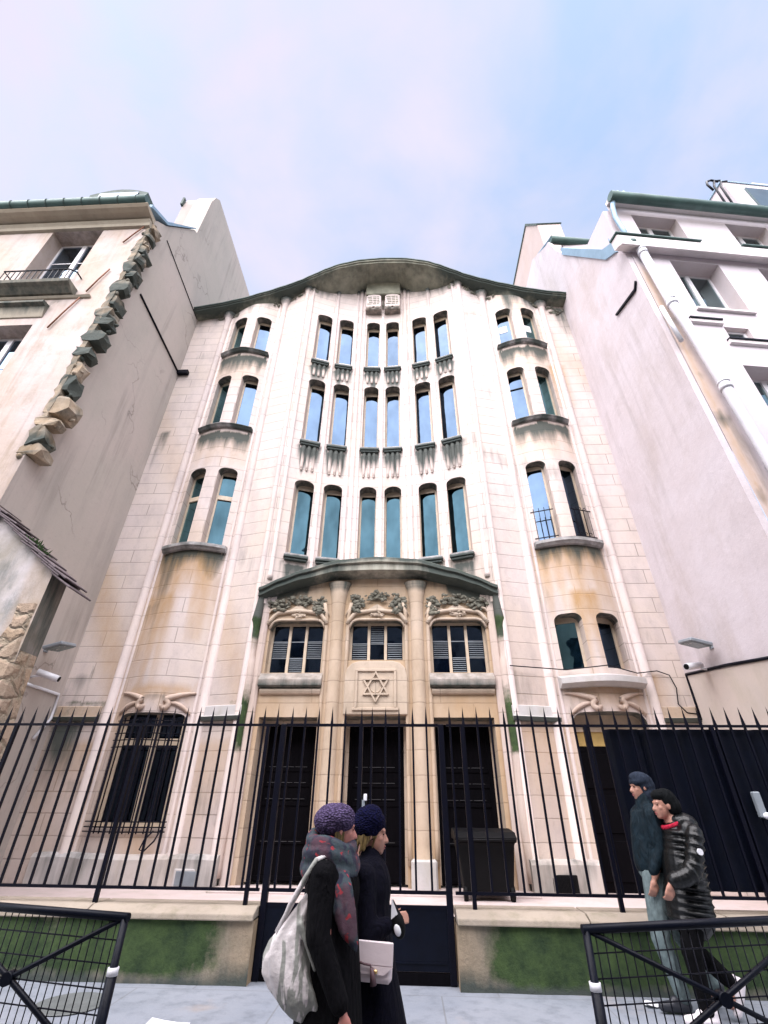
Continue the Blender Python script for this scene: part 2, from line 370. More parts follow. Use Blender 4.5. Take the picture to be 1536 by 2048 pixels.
    def capsule(s, a, b, ra, rb=None, n=10):
        rb = ra if rb is None else rb
        a, b = Vector(a), Vector(b); d = (b-a); L = d.length; q = d.normalized().to_track_quat('Z', 'Y').to_matrix()
        rings = []
        for (h, r) in [(-ra*.98, ra*.2), (-ra*.8, ra*.6), (-ra*.4, ra*.92), (0, ra), (L*.5, (ra+rb)/2), (L, rb), (L+rb*.4, rb*.92), (L+rb*.8, rb*.6), (L+rb*.98, rb*.2)]:
            rings.append([tuple(a+q @ Vector((r*math.cos(2*math.pi*k/n), r*math.sin(2*math.pi*k/n), h))) for k in range(n)])
        s.loft(rings, True)
    def xform(s, m, start=0):
        s.v = s.v[:start]+[tuple(m @ Vector(p)) for p in s.v[start:]]
    def build(s, name, mat, parent=None, loc=None, bevel=0):
        root = parent
        while root is not None and root.parent is not None: root = root.parent
        o = Vector(root.location) if root is not None else Vector(loc or (0, 0, 0))
        me = bpy.data.meshes.new(name)
        me.from_pydata([(x-o.x, y-o.y, z-o.z) for x, y, z in s.v], [], s.f); me.update()
        me.polygons.foreach_set('use_smooth', s.sm)
        if s.st:
            at = me.color_attributes.new('stain_shade', 'FLOAT_COLOR', 'POINT')
            arr = [0.0]*(4*len(s.v))
            for i, c in s.st.items(): arr[4*i:4*i+4] = [c[0], c[1], c[2], 1]
            at.data.foreach_set('color', arr)
        me.materials.append(mat)
        ob = bpy.data.objects.new(name, me); COL.objects.link(ob)
        if parent is not None: ob.parent = parent
        else: ob.location = o
        if bevel:
            b = ob.modifiers.new('bevel', 'BEVEL'); b.width = bevel; b.segments = 2; b.limit_method = 'ANGLE'
        return ob
    def blob(s, name, mat, parent=None, loc=None, voxel=.012, smooth=3):
        """fuse the overlapping closed shapes into one continuous surface"""
        ob = s.build(name, mat, parent, loc)
        a = ob.modifiers.new('remesh', 'REMESH'); a.mode = 'VOXEL'; a.voxel_size = voxel; a.use_smooth_shade = True
        b = ob.modifiers.new('smooth', 'SMOOTH'); b.iterations = smooth; b.factor = .5
        dg = bpy.context.evaluated_depsgraph_get(); me = bpy.data.meshes.new_from_object(ob.evaluated_get(dg))
        ob.modifiers.clear(); old = ob.data; ob.data = me; bpy.data.meshes.remove(old)
        if not len(me.materials): me.materials.append(mat)
        return ob

def tag(o, label=None, cat=None, group=None, kind=None):
    if label: o['label'] = label
    if cat: o['category'] = cat
    if group: o['group'] = group
    if kind: o['kind'] = kind
    return o
def thing(name, label, cat, loc, group=None):
    o = bpy.data.objects.new(name, None); COL.objects.link(o); o.location = loc; o.empty_display_size = .3
    return tag(o, label, cat, group)
def copy_part(o, parent, loc, share=True):
    c = o.copy(); COL.objects.link(c); c.parent = parent; c.location = loc; return c
def fr(a, b, step):
    n = max(1, int(math.ceil((b-a)/step-1e-6))); return [a+(b-a)*i/n for i in range(n+1)]
def lerp(a, b, t): return a+(b-a)*t

# ------------------------------------------------------------------ ground
mb = MB(); mb.box(-200, 200, -200, 2.75, -.6, -.12); tag(mb.build('road', ROAD, None, (0, 0, -.12)), kind='structure')
mb = MB(); mb.box(-200, 200, 2.75, 2.95, -.6, .0, .02); tag(mb.build('kerb', KERB, None, (0, 2.75, 0)), kind='structure')
mb = MB(); mb.box(-200, 200, 2.95, 200, -.6, -.004); tag(mb.build('pavement', PAVE, None, (0, 3, 0)), kind='structure')
mb = MB(); mb.box(-6.6, 6.34, 6.86, 11.2, -.2, .36); mb.box(-2.6, 2.7, 9.35, 9.95, .3, .40, .02)
tag(mb.build('courtyard', COURT, None, (0, 8, .36)), kind='structure')

# ------------------------------------------------------------------ synagogue
AX = .03
SY = thing('synagogue', 'tall pale stone synagogue with a wavy cornice, narrow paired windows and a carved portal', 'building', (AX, 10, .36))
def Yp(x):
    a = abs(x-AX)
    if a < 2.62: return 10.38-.09*a*a
    if a < 2.82: return lerp(9.762, 9.80, (a-2.62)/.2)
    if a < 3.42: return lerp(9.80, 9.95, (a-2.82)/.6)
    if a < 3.68: return lerp(9.95, 10.0, (a-3.42)/.26)
    if a < 5.38: t = (a-4.53)/.85; return 10-.27*(1-abs(t)**1.6)
    return 10.0
def interp(tab, x):
    if x <= tab[0][0]: return tab[0][1]
    for (a, b), (c, d) in zip(tab, tab[1:]):
        if x <= c:
            t = (x-a)/(c-a); t = t*t*(3-2*t)*.35+t*.65
            return lerp(b, d, t)
    return tab[-1][1]
TOPF = [(0, 18.56), (.8, 18.5), (1.55, 18.28), (2.0, 18.02), (2.5, 17.66), (3.0, 17.30), (3.5, 17.03), (4.2, 16.70), (5.0, 16.36), (5.8, 16.12), (6.7, 15.92)]   # top of the front edge
WALLT = [(0, 18.40), (.45, 18.36), (1.2, 17.90), (2.0, 17.68), (2.62, 17.62), (3.1, 17.36), (3.5, 17.12), (4.4, 16.72), (5.3, 16.44), (6.7, 16.2)]  # soffit line on the wall
def topf(x): return interp(TOPF, abs(x-AX))
def wallt(x): return interp(WALLT, abs(x-AX))

def head(x0, x1, ztop, rc, peak=.0):
    xm = (x0+x1)/2; hw = (x1-x0)/2
    def f(x):
        u = abs(x-xm); z = ztop+peak*(1-u/hw)
        if u > hw-rc:
            t = min(1, (u-(hw-rc))/rc); z -= rc*(1-math.sqrt(max(0, 1-t*t)))*.9
        return z
    return f
class Op:
    def __init__(s, x0, x1, zb, zt, rc=.12, depth=.3, peak=.0, door=False):
        s.x0, s.x1, s.zb, s.zt, s.depth = x0, x1, zb, zt, depth; s.h = head(x0, x1, zt, rc, peak); s.rc = rc; s.door = door
    def xs(s):
        o = []
        for k in range(6):
            a = s.rc*(1-math.sin(math.pi/2*k/5)); o += [s.x0+a*1.0, s.x1-a*1.0]
        return o+[s.x0, s.x1]+fr(s.x0, s.x1, .12)

def strip_wall(mb, xa, xb, zlo, zhi, ops, Y, stain_shade, dz=.16, dx=.16, extra=(), rg=.62):
    xs = fr(xa, xb, dx)+list(extra)
    for o in ops: xs += o.xs()
    xs = sorted(set(round(x, 4) for x in xs if xa-1e-6 <= x <= xb+1e-6))
    xs = [x for i, x in enumerate(xs) if i == 0 or x-xs[i-1] > .0015]
    D = {}
    def vid(x, z):
        k = (round(x, 4), round(z, 4))
        if k not in D:
            D[k] = len(mb.v); mb.v.append((x, Y(x), z)); mb.st[D[k]] = stain_shade(x, z)
        return D[k]
    for x0, x1 in zip(xs, xs[1:]):
        xm = (x0+x1)/2
        segs = []; cur = (zlo(x0), zlo(x1))
        for o in sorted([o for o in ops if o.x0-1e-4 < xm < o.x1+1e-4], key=lambda o: o.zb):
            if o.zb > max(cur)+.001: segs.append((cur, (o.zb, o.zb)))
            cur = (o.h(x0), o.h(x1))
        segs.append((cur, (zhi(x0), zhi(x1))))
        for (a0, a1), (b0, b1) in segs:
            n = max(1, int(math.ceil((max(b0, b1)-min(a0, a1))/dz)))
            for i in range(n):
                t, u = i/n, (i+1)/n
                mb.f.append((vid(x0, lerp(a0, b0, t)), vid(x1, lerp(a1, b1, t)), vid(x1, lerp(a1, b1, u)), vid(x0, lerp(a0, b0, u)))); mb.sm.append(True)
    for o in ops:       # reveals
        hx = sorted(set(round(x, 4) for x in o.xs()))
        pl = [(o.x0, o.zb)]+[(x, o.h(x)) for x in hx]+[(o.x1, o.zb)]
        if not o.door: pl.append((o.x0, o.zb))
        for i, (p, q) in enumerate(zip(pl, pl[1:])):
            mb.add([(p[0], Y(p[0]), p[1]), (q[0], Y(q[0]), q[1]), (q[0], Y(q[0])+o.depth, q[1]), (p[0], Y(p[0])+o.depth, p[1])], [(0, 1, 2, 3)], False)
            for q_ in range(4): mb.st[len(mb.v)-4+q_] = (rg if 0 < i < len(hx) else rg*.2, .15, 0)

# --- openings of the main wall
ROWS_C = [(6.72, 8.95), (10.36, 12.92), (13.82, 16.25)]
ROWS_S = [(6.95, 9.32), (10.86, 13.02), (14.18, 16.0)]
CX = [(-2.27, -1.78), (-1.53, -1.04), (-.57, -.11), (.11, .57), (1.04, 1.53), (1.78, 2.27)]
ops = []; cwin = []; swin = []
for r, (zb, zt) in enumerate(ROWS_C):
    for a, b in CX:
        o = Op(a+AX, b+AX, zb, zt, .13, .34, .05); ops.append(o); cwin.append((r, o))
for sgn in (-1, 1):
    for r, (zb, zt) in enumerate(ROWS_S):
        for a, b in ((3.88, 4.36), (4.70, 5.18)):
            x0, x1 = sorted((sgn*a+AX, sgn*b+AX)); o = Op(x0, x1, zb, zt, .17, .30); ops.append(o); swin.append((sgn, r, o))
gl = Op(-5.14, -3.76, 1.2, 3.10, .2, .35); ops.append(gl)                     # ground floor left window
gr = [Op(3.88, 4.42, 3.95, 5.12, .17, .34), Op(4.72, 5.24, 3.95, 5.12, .17, .34)]; ops += gr
gd = Op(3.86, 5.28, .36, 3.13, .22, .45, door=True); ops.append(gd)
def H(a): # cheap repeatable pseudo noise 0..1
    v = math.sin(a*127.1+311.7)*43758.5453; return v-math.floor(v)
def vn(x):
    i = math.floor(x); f = x-i; f = f*f*(3-2*f); return lerp(H(i), H(i+1), f)
STN = []   # (channel, x0, x1, ztop, zbot, strength)
for sgn in (-1, 1):
    for r, zs in enumerate((6.75, 10.6, 13.92)):
        x0, x1 = sorted((sgn*3.75+AX, sgn*5.3+AX))
        STN += [(0, x0, x1, zs, zs-.8, .85 if r else .75), (1, x0, x1, zs, zs-1.2, .5)]
    STN += [(0, sgn*4.53-.35, sgn*4.53+.35, 16.9, 16.0, .35)]
for o in [c for _, c in cwin]:
    STN.append((0, o.x0-.02, o.x1+.02, o.zb-.2, o.zb-1.25, 1.1 if o.zb > 9 else .8))
STN += [(0, -5.35, -4.75, 6.7, 4.9, .62), (1, -5.35, -3.85, 6.8, 4.6, 1.1), (1, -5.4, -4.6, 5.6, 3.2, .85), (0, -5.4, -4.9, 5.4, 3.4, .42),
        (1, 3.7, 5.25, 6.85, 4.9, 1.05), (0, 4.0, 5.2, 6.9, 5.9, .66), (0, 3.8, 4.1, 6.9, 5.2, .4), (1, 4.3, 4.9, 5.6, 3.6, 1.0),
        (1, 5.2, 5.7, 13.2, 11.4, .8), (1, 5.35, 5.8, 3.9, 2.6, .7), (0, 4.2, 4.8, 16.8, 15.2, .72), (0, 5.9, 6.5, 16.2, 14.2, .66), (0, 4.9, 5.6, 16.5, 15.9, .7),
        (0, -6.6, -6.1, 3.9, 2.9, .5), (2, -6.5, -5.4, 3.3, 3.0, .6), (0, -6.55, -5.95, 2.95, .7, .85), (1, -6.3, -5.3, 2.5, .8, .5), (0, -5.9, -5.2, 1.9, .9, .42),
        (1, -5.1, -3.8, 3.6, 3.1, .7), (0, -4.8, -4.2, 3.5, 3.05, .55), (1, 3.9, 5.3, 3.6, 3.1, .8), (2, -3.0, -2.55, 3.3, 1.5, .5), (1, -3.6, -2.7, 2.6, .9, .45),
        (1, 2.7, 3.9, 2.9, .7, .6), (0, 2.6, 3.5, 3.0, 2.7, .45), (0, -6.55, -6.2, 10.9, 8.6, .55), (0, 3.8, 5.2, 3.66, 3.4, .4)]
def wstain(x, z):
    c = [0, 0, 0]
    for ch, x0, x1, zt, zb, s in STN:
        if x0-.12 < x < x1+.12 and zb < z < zt+.05:
            e = min(1, max(0, (x-x0+.12)/.2))*min(1, max(0, (x1+.12-x)/.2))
            t = (zt-z)/(zt-zb); L = .55+.9*vn(x*7.3+zt*3)
            f = max(0, 1-max(0, t)/L)
            c[ch] = max(c[ch], s*e*(f**.8))
    # darker close under the cornice
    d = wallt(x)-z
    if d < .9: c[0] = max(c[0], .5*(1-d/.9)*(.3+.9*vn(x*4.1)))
    g = vn(x*1.7+vn(z*1.3)*3)*vn(z*.8+x*.4+9)
    c[0] = max(c[0], .46*max(0, g-.28)/.72); c[1] = max(c[1], .75*max(0, vn(x*1.1+z*.55+40)-.52)*(1.5 if z < 7 else .8))
    if z < 1.9: c[0] = max(c[0], .42*(1-(z-.4)/1.5)*vn(x*3.7))
    return tuple(c)
mw = MB()
ops_l = [o for o in ops if o.x1 < AX-2.6]; ops_r = [o for o in ops if o.x0 > AX+2.6]; ops_c = [o for o in ops if abs((o.x0+o.x1)/2-AX) < 2.6]
strip_wall(mw, -6.6, AX-2.62, lambda x: .3, wallt, ops_l, Yp, wstain)
strip_wall(mw, AX+2.62, 6.47, lambda x: .3, wallt, ops_r, Yp, wstain)
strip_wall(mw, AX-2.62, AX+2.62, lambda x: 5.4, wallt, ops_c, Yp, wstain)
mw.build('wall', STONE, SY)

# --- windows
def window(o, mat, transom=None, fw=.045, sub=None, depth=None, glassdark=None):
    """frame in the opening with one pane (or two, over and under a transom)"""
    d = depth or o.depth-.06
    P = [Vector((o.x0, Yp(o.x0)+d, 0)), Vector((o.x1, Yp(o.x1)+d, 0))]
    tx = (P[1]-P[0]); L = tx.length; tx.normalize(); nx = Vector((-tx.y, tx.x, 0))   # inward
    def bar(m, a0, a1, z0, z1, d0, d1):
        vs = []
        for z in (z0, z1):
            for (a, dd) in ((a0, d0), (a1, d0), (a1, d1), (a0, d1)):
                p = P[0]+tx*a+nx*dd; vs.append((p.x, p.y, z))
        m.add(vs, [(3, 2, 1, 0), (4, 5, 6, 7), (0, 1, 5, 4), (1, 2, 6, 5), (2, 3, 7, 6), (3, 0, 4, 7)])
    f = MB(); zt = o.zt+.06
    bar(f, -.02, fw, o.zb, zt, 0, .07); bar(f, L-fw, L+.02, o.zb, zt, 0, .07); bar(f, fw, L-fw, o.zb, o.zb+fw, .002, .068); bar(f, fw, L-fw, zt-fw-.12, zt, .002, .068)
    if transom: bar(f, fw, L-fw, transom, transom+.13, -.012, .066)
    ob = f.build('window', FRAME, SY)
    ranges = [(o.zb+fw, zt-fw)] if not transom else [(o.zb+fw, transom), (transom+.13, zt-fw)]
    for z0, z1 in ranges:
        p = MB(); bar(p, fw-.005, L-fw+.005, z0-.005, z1+.005, .03, .05); p.build('pane', mat, ob)
    return ob, bar, L
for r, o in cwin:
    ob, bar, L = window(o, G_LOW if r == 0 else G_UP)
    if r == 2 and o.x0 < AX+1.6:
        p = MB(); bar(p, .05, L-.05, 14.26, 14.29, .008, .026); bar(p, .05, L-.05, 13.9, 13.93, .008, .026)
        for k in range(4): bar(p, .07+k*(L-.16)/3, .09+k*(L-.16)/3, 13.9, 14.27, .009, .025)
        p.build('mirrored_rail', FRAMEW, ob)  # white bars added in place of a railing mirrored in the panes
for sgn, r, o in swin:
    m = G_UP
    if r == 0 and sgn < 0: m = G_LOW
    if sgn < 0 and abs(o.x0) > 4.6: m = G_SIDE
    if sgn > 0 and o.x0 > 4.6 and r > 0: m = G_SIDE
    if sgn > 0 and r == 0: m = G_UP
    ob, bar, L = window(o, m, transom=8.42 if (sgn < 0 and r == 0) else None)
    if sgn > 0 and r == 2:
        p = MB(); bar(p, .10, .36, 15.1, 15.42, .02, .026); tag(p.build('paper_sheet', WHITEP, ob), 'white sheet of paper taped inside the pane')
    if sgn > 0 and r == 1 and o.x0 < 4.6:
        p = MB(); bar(p, .05, L-.05, 12.35, 12.375, .0, .03); p.build('glazing_bar', IRON, ob)
    if sgn > 0 and r == 0:
        p = MB(); z0, z1 = 6.98, 7.78; outer = o.x0 > 4.6
        bar(p, -.02, L+.02, z1, z1+.02, -.235, -.215); bar(p, -.02, L+.02, z0+.05, z0+.07, -.235, -.215)
        for k in range(4):
            a = .06+k*(L-.12)/3
            bar(p, a-.008, a+.008, z0, z1+(.0 if outer else .1), -.233, -.217)
            if outer:
                c = Vector((o.x0, Yp(o.x0), 0))+Vector((a*(o.x1-o.x0)/L, a*(Yp(o.x1)-Yp(o.x0))/L+.01, 0))
                for zc in (z1+.06, z0+.14):
                    p.tube([(c.x+.045*math.cos(t)*(.5+t/10), c.y, zc+.05*math.sin(t)*(.5+t/10)) for t in [i*.5 for i in range(-2, 10)]], .008, 5)
        p.build('railing', IRON, ob)
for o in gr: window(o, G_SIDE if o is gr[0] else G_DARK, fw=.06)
# flower seen behind the low right pane
# --- ground floor left window: cream cross frame and iron grille
f = MB(); yl = Yp(-4.45)+.30
yv = lambda x: Yp(x)+.30
f.box(-5.14, -5.02, yl, yl+.08, 1.2, 3.12); f.box(-3.88, -3.76, yl, yl+.08, 1.2, 3.12); f.box(-4.45, -4.33, yl-.01, yl+.08, 1.2, 3.1)
f.box(-5.02, -4.45, yl+.002, yl+.078, 2.54, 2.66); f.box(-4.33, -3.88, yl+.002, yl+.078, 2.54, 2.66); f.box(-5.02, -4.45, yl+.002, yl+.078, 1.2, 1.27); f.box(-4.33, -3.88, yl+.002, yl+.078, 1.2, 1.27)
wl = f.build('window', FRAME, SY)
for a, b in ((-5.02, -4.45), (-4.33, -3.88)):
    for z0, z1 in ((1.27, 2.54), (2.66, 3.1)):
        p = MB(); p.box(a, b, yl+.03, yl+.05, z0, z1); p.build('pane', G_DARK, wl)
g = MB()
def ycurve(x): return Yp(x)-.05
for z in (1.13, 1.2, 1.28, 2.48, 2.6, 2.72, 2.95):
    x1 = -3.72 if z < 1.5 else -3.8
    g.tube([(x, ycurve(x), z) for x in fr(-5.22 if z < 1.5 else -5.12, x1, .25)], .011, 5)
for x in fr(-5.06, -3.82, .115):
    g.box(x-.009, x+.009, ycurve(x)-.009, ycurve(x)+.009, 1.1, 3.0 if abs(x+4.45) < .55 else 2.8)
g.build('window_grille', IRON, SY)
# --- ground floor right doorway
f = MB(); yd = Yp(4.5)+.40
f.box(3.86, 5.28, yd+.02, yd+.1, .36, 2.55)
for k in range(3):
    for x0, x1 in ((3.95, 4.50), (4.62, 5.18)): f.box(x0, x1, yd, yd+.03, .5+k*.68, 1.08+k*.68, .012)
gdoor = f.build('door', DOOR, SY)
p = MB(); p.box(3.88, 5.26, yd+.03, yd+.07, 2.57, 2.82); p.build('transom_panel', YELL, gdoor)
p = MB(); p.box(3.88, 5.26, yd+.0, yd+.09, 2.82, 2.90); p.box(3.86, 5.28, yd+.05, yd+.09, 2.9, 3.2); p.build('door_head', FRAME, gdoor)

# --- sills
def sill_box(o, zt):
    m = MB(); y = Yp((o.x0+o.x1)/2)
    ang = math.atan2(Yp(o.x1)-Yp(o.x0), o.x1-o.x0); xm = (o.x0+o.x1)/2; hw = (o.x1-o.x0)/2
    m.box(-hw-.05, hw+.05, -.125, .05, zt-.12, zt-.03, .012)
    m.box(-hw-.03, hw+.03, -.10, .05, zt-.03, zt+.0, .01); m.box(-hw-.02, hw+.02, -.09, .05, zt-.18, zt-.12, .012)
    m.xform(Matrix.Translation((xm, y, 0)) @ Matrix.Rotation(ang, 4, 'Z'))
    n0 = len(m.v)
    for i in range(n0): m.st[i] = (1.0 if m.v[i][2] < zt-.10 else .12+.35*vn(m.v[i][0]*9+zt), 0, .05)  # undersides darker: dirt together with painted ledge shade
    s_ = m.build('window_sill', SILL, SY)
    if o.zb > 6.0:
        b = MB(); L = .84 if o.zb < 12 else .50
        if o.zb < 7: L = .0
        if L:
            for k in (-1, 0, 1):
                x = k*hw*.62; rings = []
                for q in range(7):
                    t = q/6; z = zt-.19-t*L; rr = hw*.26*(1-.35*t); pr = .06*(1-.55*t)
                    rings.append([(x-rr, .03, z), (x-rr*.8, -pr*.6, z), (x, -pr, z), (x+rr*.8, -pr*.6, z), (x+rr, .03, z)])
                b.loft(rings, True)
                b.ball((x, -.03, zt-.19-L-.01), (.03, .03, .025), 8, 5)
            b.xform(Matrix.Translation((xm, y, 0)) @ Matrix.Rotation(ang, 4, 'Z'))
            for i, p in enumerate(b.v):
                t = (zt-.19-p[2])/L; b.st[i] = (max(0, 1.0-.95*t*(.6+.8*vn(p[0]*9+zt))), .15, .25 if t < .4 else 0)
            b.build('sill_corbel', RIBST, SY)
for r, o in cwin: sill_box(o, o.zb)
def curved_ledge(xa, xb, z0, z1, pr, mat, name='window_sill', st=(.5, 0, .15), slope=.02):
    m = MB(); rings = []
    for x in fr(xa, xb, .1):
        y = Yp(x); rings.append([(x, y+.05, z0), (x, y-pr*.55, z0), (x, y-pr*.8, z0+.04), (x, y-pr, z0+.06), (x, y-pr, z1-slope), (x, y+.05, z1+slope)])
    m.loft(rings, False)
    for i, p in enumerate(m.v): m.st[i] = (st[0]*(.6+.8*vn(p[0]*5+z0)), st[1], st[2])
    return m.build(name, mat, SY)
for sgn in (-1, 1):
    for zb, _ in ROWS_S:
        lo = zb < 8; curved_ledge(*sorted((sgn*3.74+AX, sgn*5.32+AX)), zb-(.19 if lo else .13), zb-.03, .17, SILL, st=(.38 if lo else .62, 0, .15))
curved_ledge(3.74, 5.40, 3.58, 3.80, .26, PLINTH, st=(.12, 0, 0), slope=.05)

# --- shafts with flaring capitals
def shaft(x, r, z0, z1, flare=True, n=14, mat=RIBST, dy=0.0, fl=2.6, spread=.55):
    y = Yp(x)+.01+dy; prof = [(z0, r*1.25), (z0+.12, r*1.25), (z0+.14, r), (lerp(z0, z1, .5), r)]
    if flare: prof += [(z1-spread, r), (z1-spread*.55, r*1.12), (z1-spread*.25, r*1.5), (z1-.06, r*fl*.8), (z1+.05, r*fl)]
    else: prof += [(z1, r)]
    rings = []
    for z, rr in prof: rings.append([(x+rr*math.cos(2*math.pi*k/n), y+min(rr, r*2.2)*math.sin(2*math.pi*k/n), z) for k in range(n)])
    m = MB(); m.loft(rings, True)
    for i, p in enumerate(m.v): m.st[i] = (max(0, .75*(1-(z1-p[2])/.35)) if flare else 0, 0, 0)
    return m.build('pilaster', mat, SY)
for sgn in (-1, 1):
    shaft(AX+sgn*2.73, .072, .7, wallt(AX+2.73))
    shaft(AX+sgn*2.52, .05, 6.0, wallt(AX+2.52), fl=1.6, spread=.3)
    shaft(AX+sgn*3.54, .10, .7, wallt(AX+3.54))
    shaft(AX+sgn*3.72, .04, .7, 16.9, False)
    shaft(AX+sgn*5.52, .10, .7, wallt(AX+5.52))
    shaft(AX+sgn*5.36, .04, .7, 16.2, False)
    for a, rr in ((.66, .045), (.80, .06), (.94, .045)): shaft(AX+sgn*a, rr, 6.0, wallt(AX+a)-.02, fl=1.5, spread=.25, n=10)
    shaft(AX+sgn*1.655, .055, 6.0, wallt(AX+1.655), fl=1.7, spread=.3, n=10)
shaft(AX, .06, 6.0, 16.75, False, 10)
# --- carved leaf clusters beside the capitals
def carving(name, x, z, wdt, hgt, mat, yf, n=14, seed=1, lean=0):
    rnd = random.Random(seed); m = MB()
    for k in range(n):
        u, v = rnd.uniform(-1, 1), rnd.uniform(-1, 1)
        if u*u+v*v > 1.1: continue
        px = x+u*wdt/2+lean*v*wdt*.4; pz = z+v*hgt/2; s = rnd.uniform(.09, .19)*min(wdt, hgt)
        rot = Matrix.Rotation(rnd.uniform(-1, 1), 3, 'Y') @ Matrix.Rotation(rnd.uniform(-.6, .6), 3, 'X')
        m.ball((px, yf(px)-.02-rnd.uniform(0, .04), pz), (s*1.3, s*.55, s*.8), 8, 5, rot)
        for j in range(3):
            a = rnd.uniform(0, 6.3); m.ball((px+math.cos(a)*s*1.1, yf(px)-.03, pz+math.sin(a)*s*.9), (s*.45, s*.4, s*.4), 6, 4)
    m.ball((x, yf(x)+.02, z), (wdt*.40, .04, hgt*.36), 12, 8)
    for i in range(len(m.v)): m.st[i] = (.35 if mat is not TAN else .12, 0, .05)
    return m.build(name, mat, SY)
sd_ = 10
for sgn in (-1, 1):
    for a in (2.73, 3.54, 5.52):
        for q in (-1, 1):
            sd_ += 1; x = AX+sgn*(a+q*.27)
            carving('leaf_carving', x, wallt(x)-.13, .26, .2, CORN if a < 3 else CARV, Yp, 9, sd_)
carving('leaf_carving', 6.0, 16.0, .5, .3, CARV, Yp, 14, 77)
# --- cornice
m = MB(); rings = []
for x in fr(-6.62, 6.48, .13):
    a = abs(x-AX); yf = 9.3+.25*min(1, max(0, (a-1.8)/2.2)); z = 1.5+(topf(x)-1.5)*yf/9.3; th = lerp(.18, .12, min(1, a/3))
    rings.append([(x, Yp(x)+.1, wallt(x)+.02), (x, yf+.14, z-th-.02), (x, yf+.06, z-th), (x, yf+.05, z-th*.62), (x, yf+.01, z-th*.58), (x, yf, z-.05), (x, yf+.03, z), (x, yf+.3, z+.06), (x, 11.4, z+.12), (x, 11.4, wallt(x)+.02)])
m.loft(rings, False)
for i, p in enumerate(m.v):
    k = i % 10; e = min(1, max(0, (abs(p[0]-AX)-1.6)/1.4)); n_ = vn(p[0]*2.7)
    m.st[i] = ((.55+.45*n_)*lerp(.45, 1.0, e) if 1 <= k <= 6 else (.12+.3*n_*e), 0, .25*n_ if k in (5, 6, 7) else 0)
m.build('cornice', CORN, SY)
m = MB(); rings = []
for x in fr(-6.62, 6.48, .2):
    a = abs(x-AX); yf = 9.28+.25*min(1, max(0, (a-1.8)/2.2)); z = 1.5+(topf(x)-1.5)*(yf+.02)/9.3
    rings.append([(x, yf, z-.02), (x, yf, z+.025), (x, yf+.1, z+.03), (x, 13.0, z+.7), (x, 13.0, z+.6), (x, yf+.1, z+.02)])
m.loft(rings, False); m.build('roof', LEAD, SY)
m = MB(); m.box(-6.6, 6.46, 10.9, 16.0, 1, 15.8); m.build('rear_block', STONE, SY)
# dark soffit box and tablets over the centre windows
m = MB(); m.box(AX-.64, AX+.64, 10.12, 10.42, 17.66, 18.42, .03); m.build('tablet_niche', CORN, SY)
for k, sx in enumerate((-1, 1)):
    m = MB(); xc = AX+sx*.345
    pts = [(xc-.27, 16.92), (xc-.1, 16.86), (xc, 16.95), (xc+.1, 16.86), (xc+.27, 16.92), (xc+.27, 17.55), (xc+.2, 17.63), (xc, 17.66), (xc-.2, 17.63), (xc-.27, 17.55)]
    m.poly_y(pts, 10.14, 10.37)
    tb = m.build('tablet', RIBST, SY, bevel=.012)
    m = MB()
    for q in range(5):
        z = 17.06+q*.105; off = .02*((q*3) % 4-1.5)
        for a_, b_ in ((-.2+off, -.05+off*.5), (-.02+off*.5, .1), (.13, .2+off*.4)): m.box(xc+a_, xc+b_, 10.128, 10.145, z, z+.035)
    m.build('inscription', CORN, tb)
    m = MB(); m.box(xc-.29, xc+.29, 10.13, 10.38, 16.74, 16.84, .02)
    m.ball((xc-.15, 10.15, 16.83), (.13, .06, .08)); m.ball((xc+.15, 10.15, 16.83), (.13, .06, .08))
    for i in range(len(m.v)): m.st[i] = (.55, .3, 0)
    m.build('tablet_bracket', RIBST, SY)
carving('leaf_carving', AX, 17.25, .1, .55, CARV, lambda x: 10.3, 10, 5)

# --- portal front
PY = 9.90
PYf = lambda x: PY
pops = []
pw = [Op(AX-2.36, AX-1.16, 3.9, 5.02, .22, .26), Op(AX-.60, AX+.60, 4.16, 5.02, .22, .26), Op(AX+1.16, AX+2.36, 3.9, 5.02, .22, .26)]
pd = [Op(AX-2.33, AX-1.14, .36, 3.04, .02, .56, door=True), Op(AX-.60, AX+.60, .36, 3.06, .02, .56, door=True), Op(AX+1.14, AX+2.33, .36, 3.04, .02, .56, door=True)]
CAN = [(0, 6.41), (.9, 6.35), (1.75, 6.12), (2.2, 5.95), (2.66, 5.74)]
def cant(x): return interp(CAN, abs(x-AX))
def pstain(x, z):
    a = abs(x-AX); d = cant(x)-.1-z
    g = max(0, .75*(1-d/.62)*(.35+.9*vn(x*3.3)))+(.5*max(0, 1-d/.9) if a > 1.6 else 0)
    if z < 1.0: g = max(g, .3*(1-z))
    o = .35*vn(z*1.7+x)+.55*max(0, vn(x*2.1+z*.7)-.4)+(.35*max(0, 1-(z-.4)/2.2)*vn(x*5) if z < 2.6 else 0)
    ms = 0
    if a > 2.36 and z > 2.6: ms = .2
    pale = 0
    return (g, o, ms)
m = MB()
strip_wall(m, AX-2.52, AX+2.52, lambda x: .3, lambda x: cant(x)-.05, pw+pd, PYf, pstain, .18, .2)
m.add([(AX-2.52, PY, .3), (AX-2.52, PY, 5.8), (AX-2.52, 10.1, 5.8), (AX-2.52, 10.1, .3)], [(0, 1, 2, 3)])
m.add([(AX+2.52, PY, .3), (AX+2.52, PY, 5.8), (AX+2.52, 10.1, 5.8), (AX+2.52, 10.1, .3)], [(0, 1, 2, 3)])
m.build('portal_wall', TAN, SY)
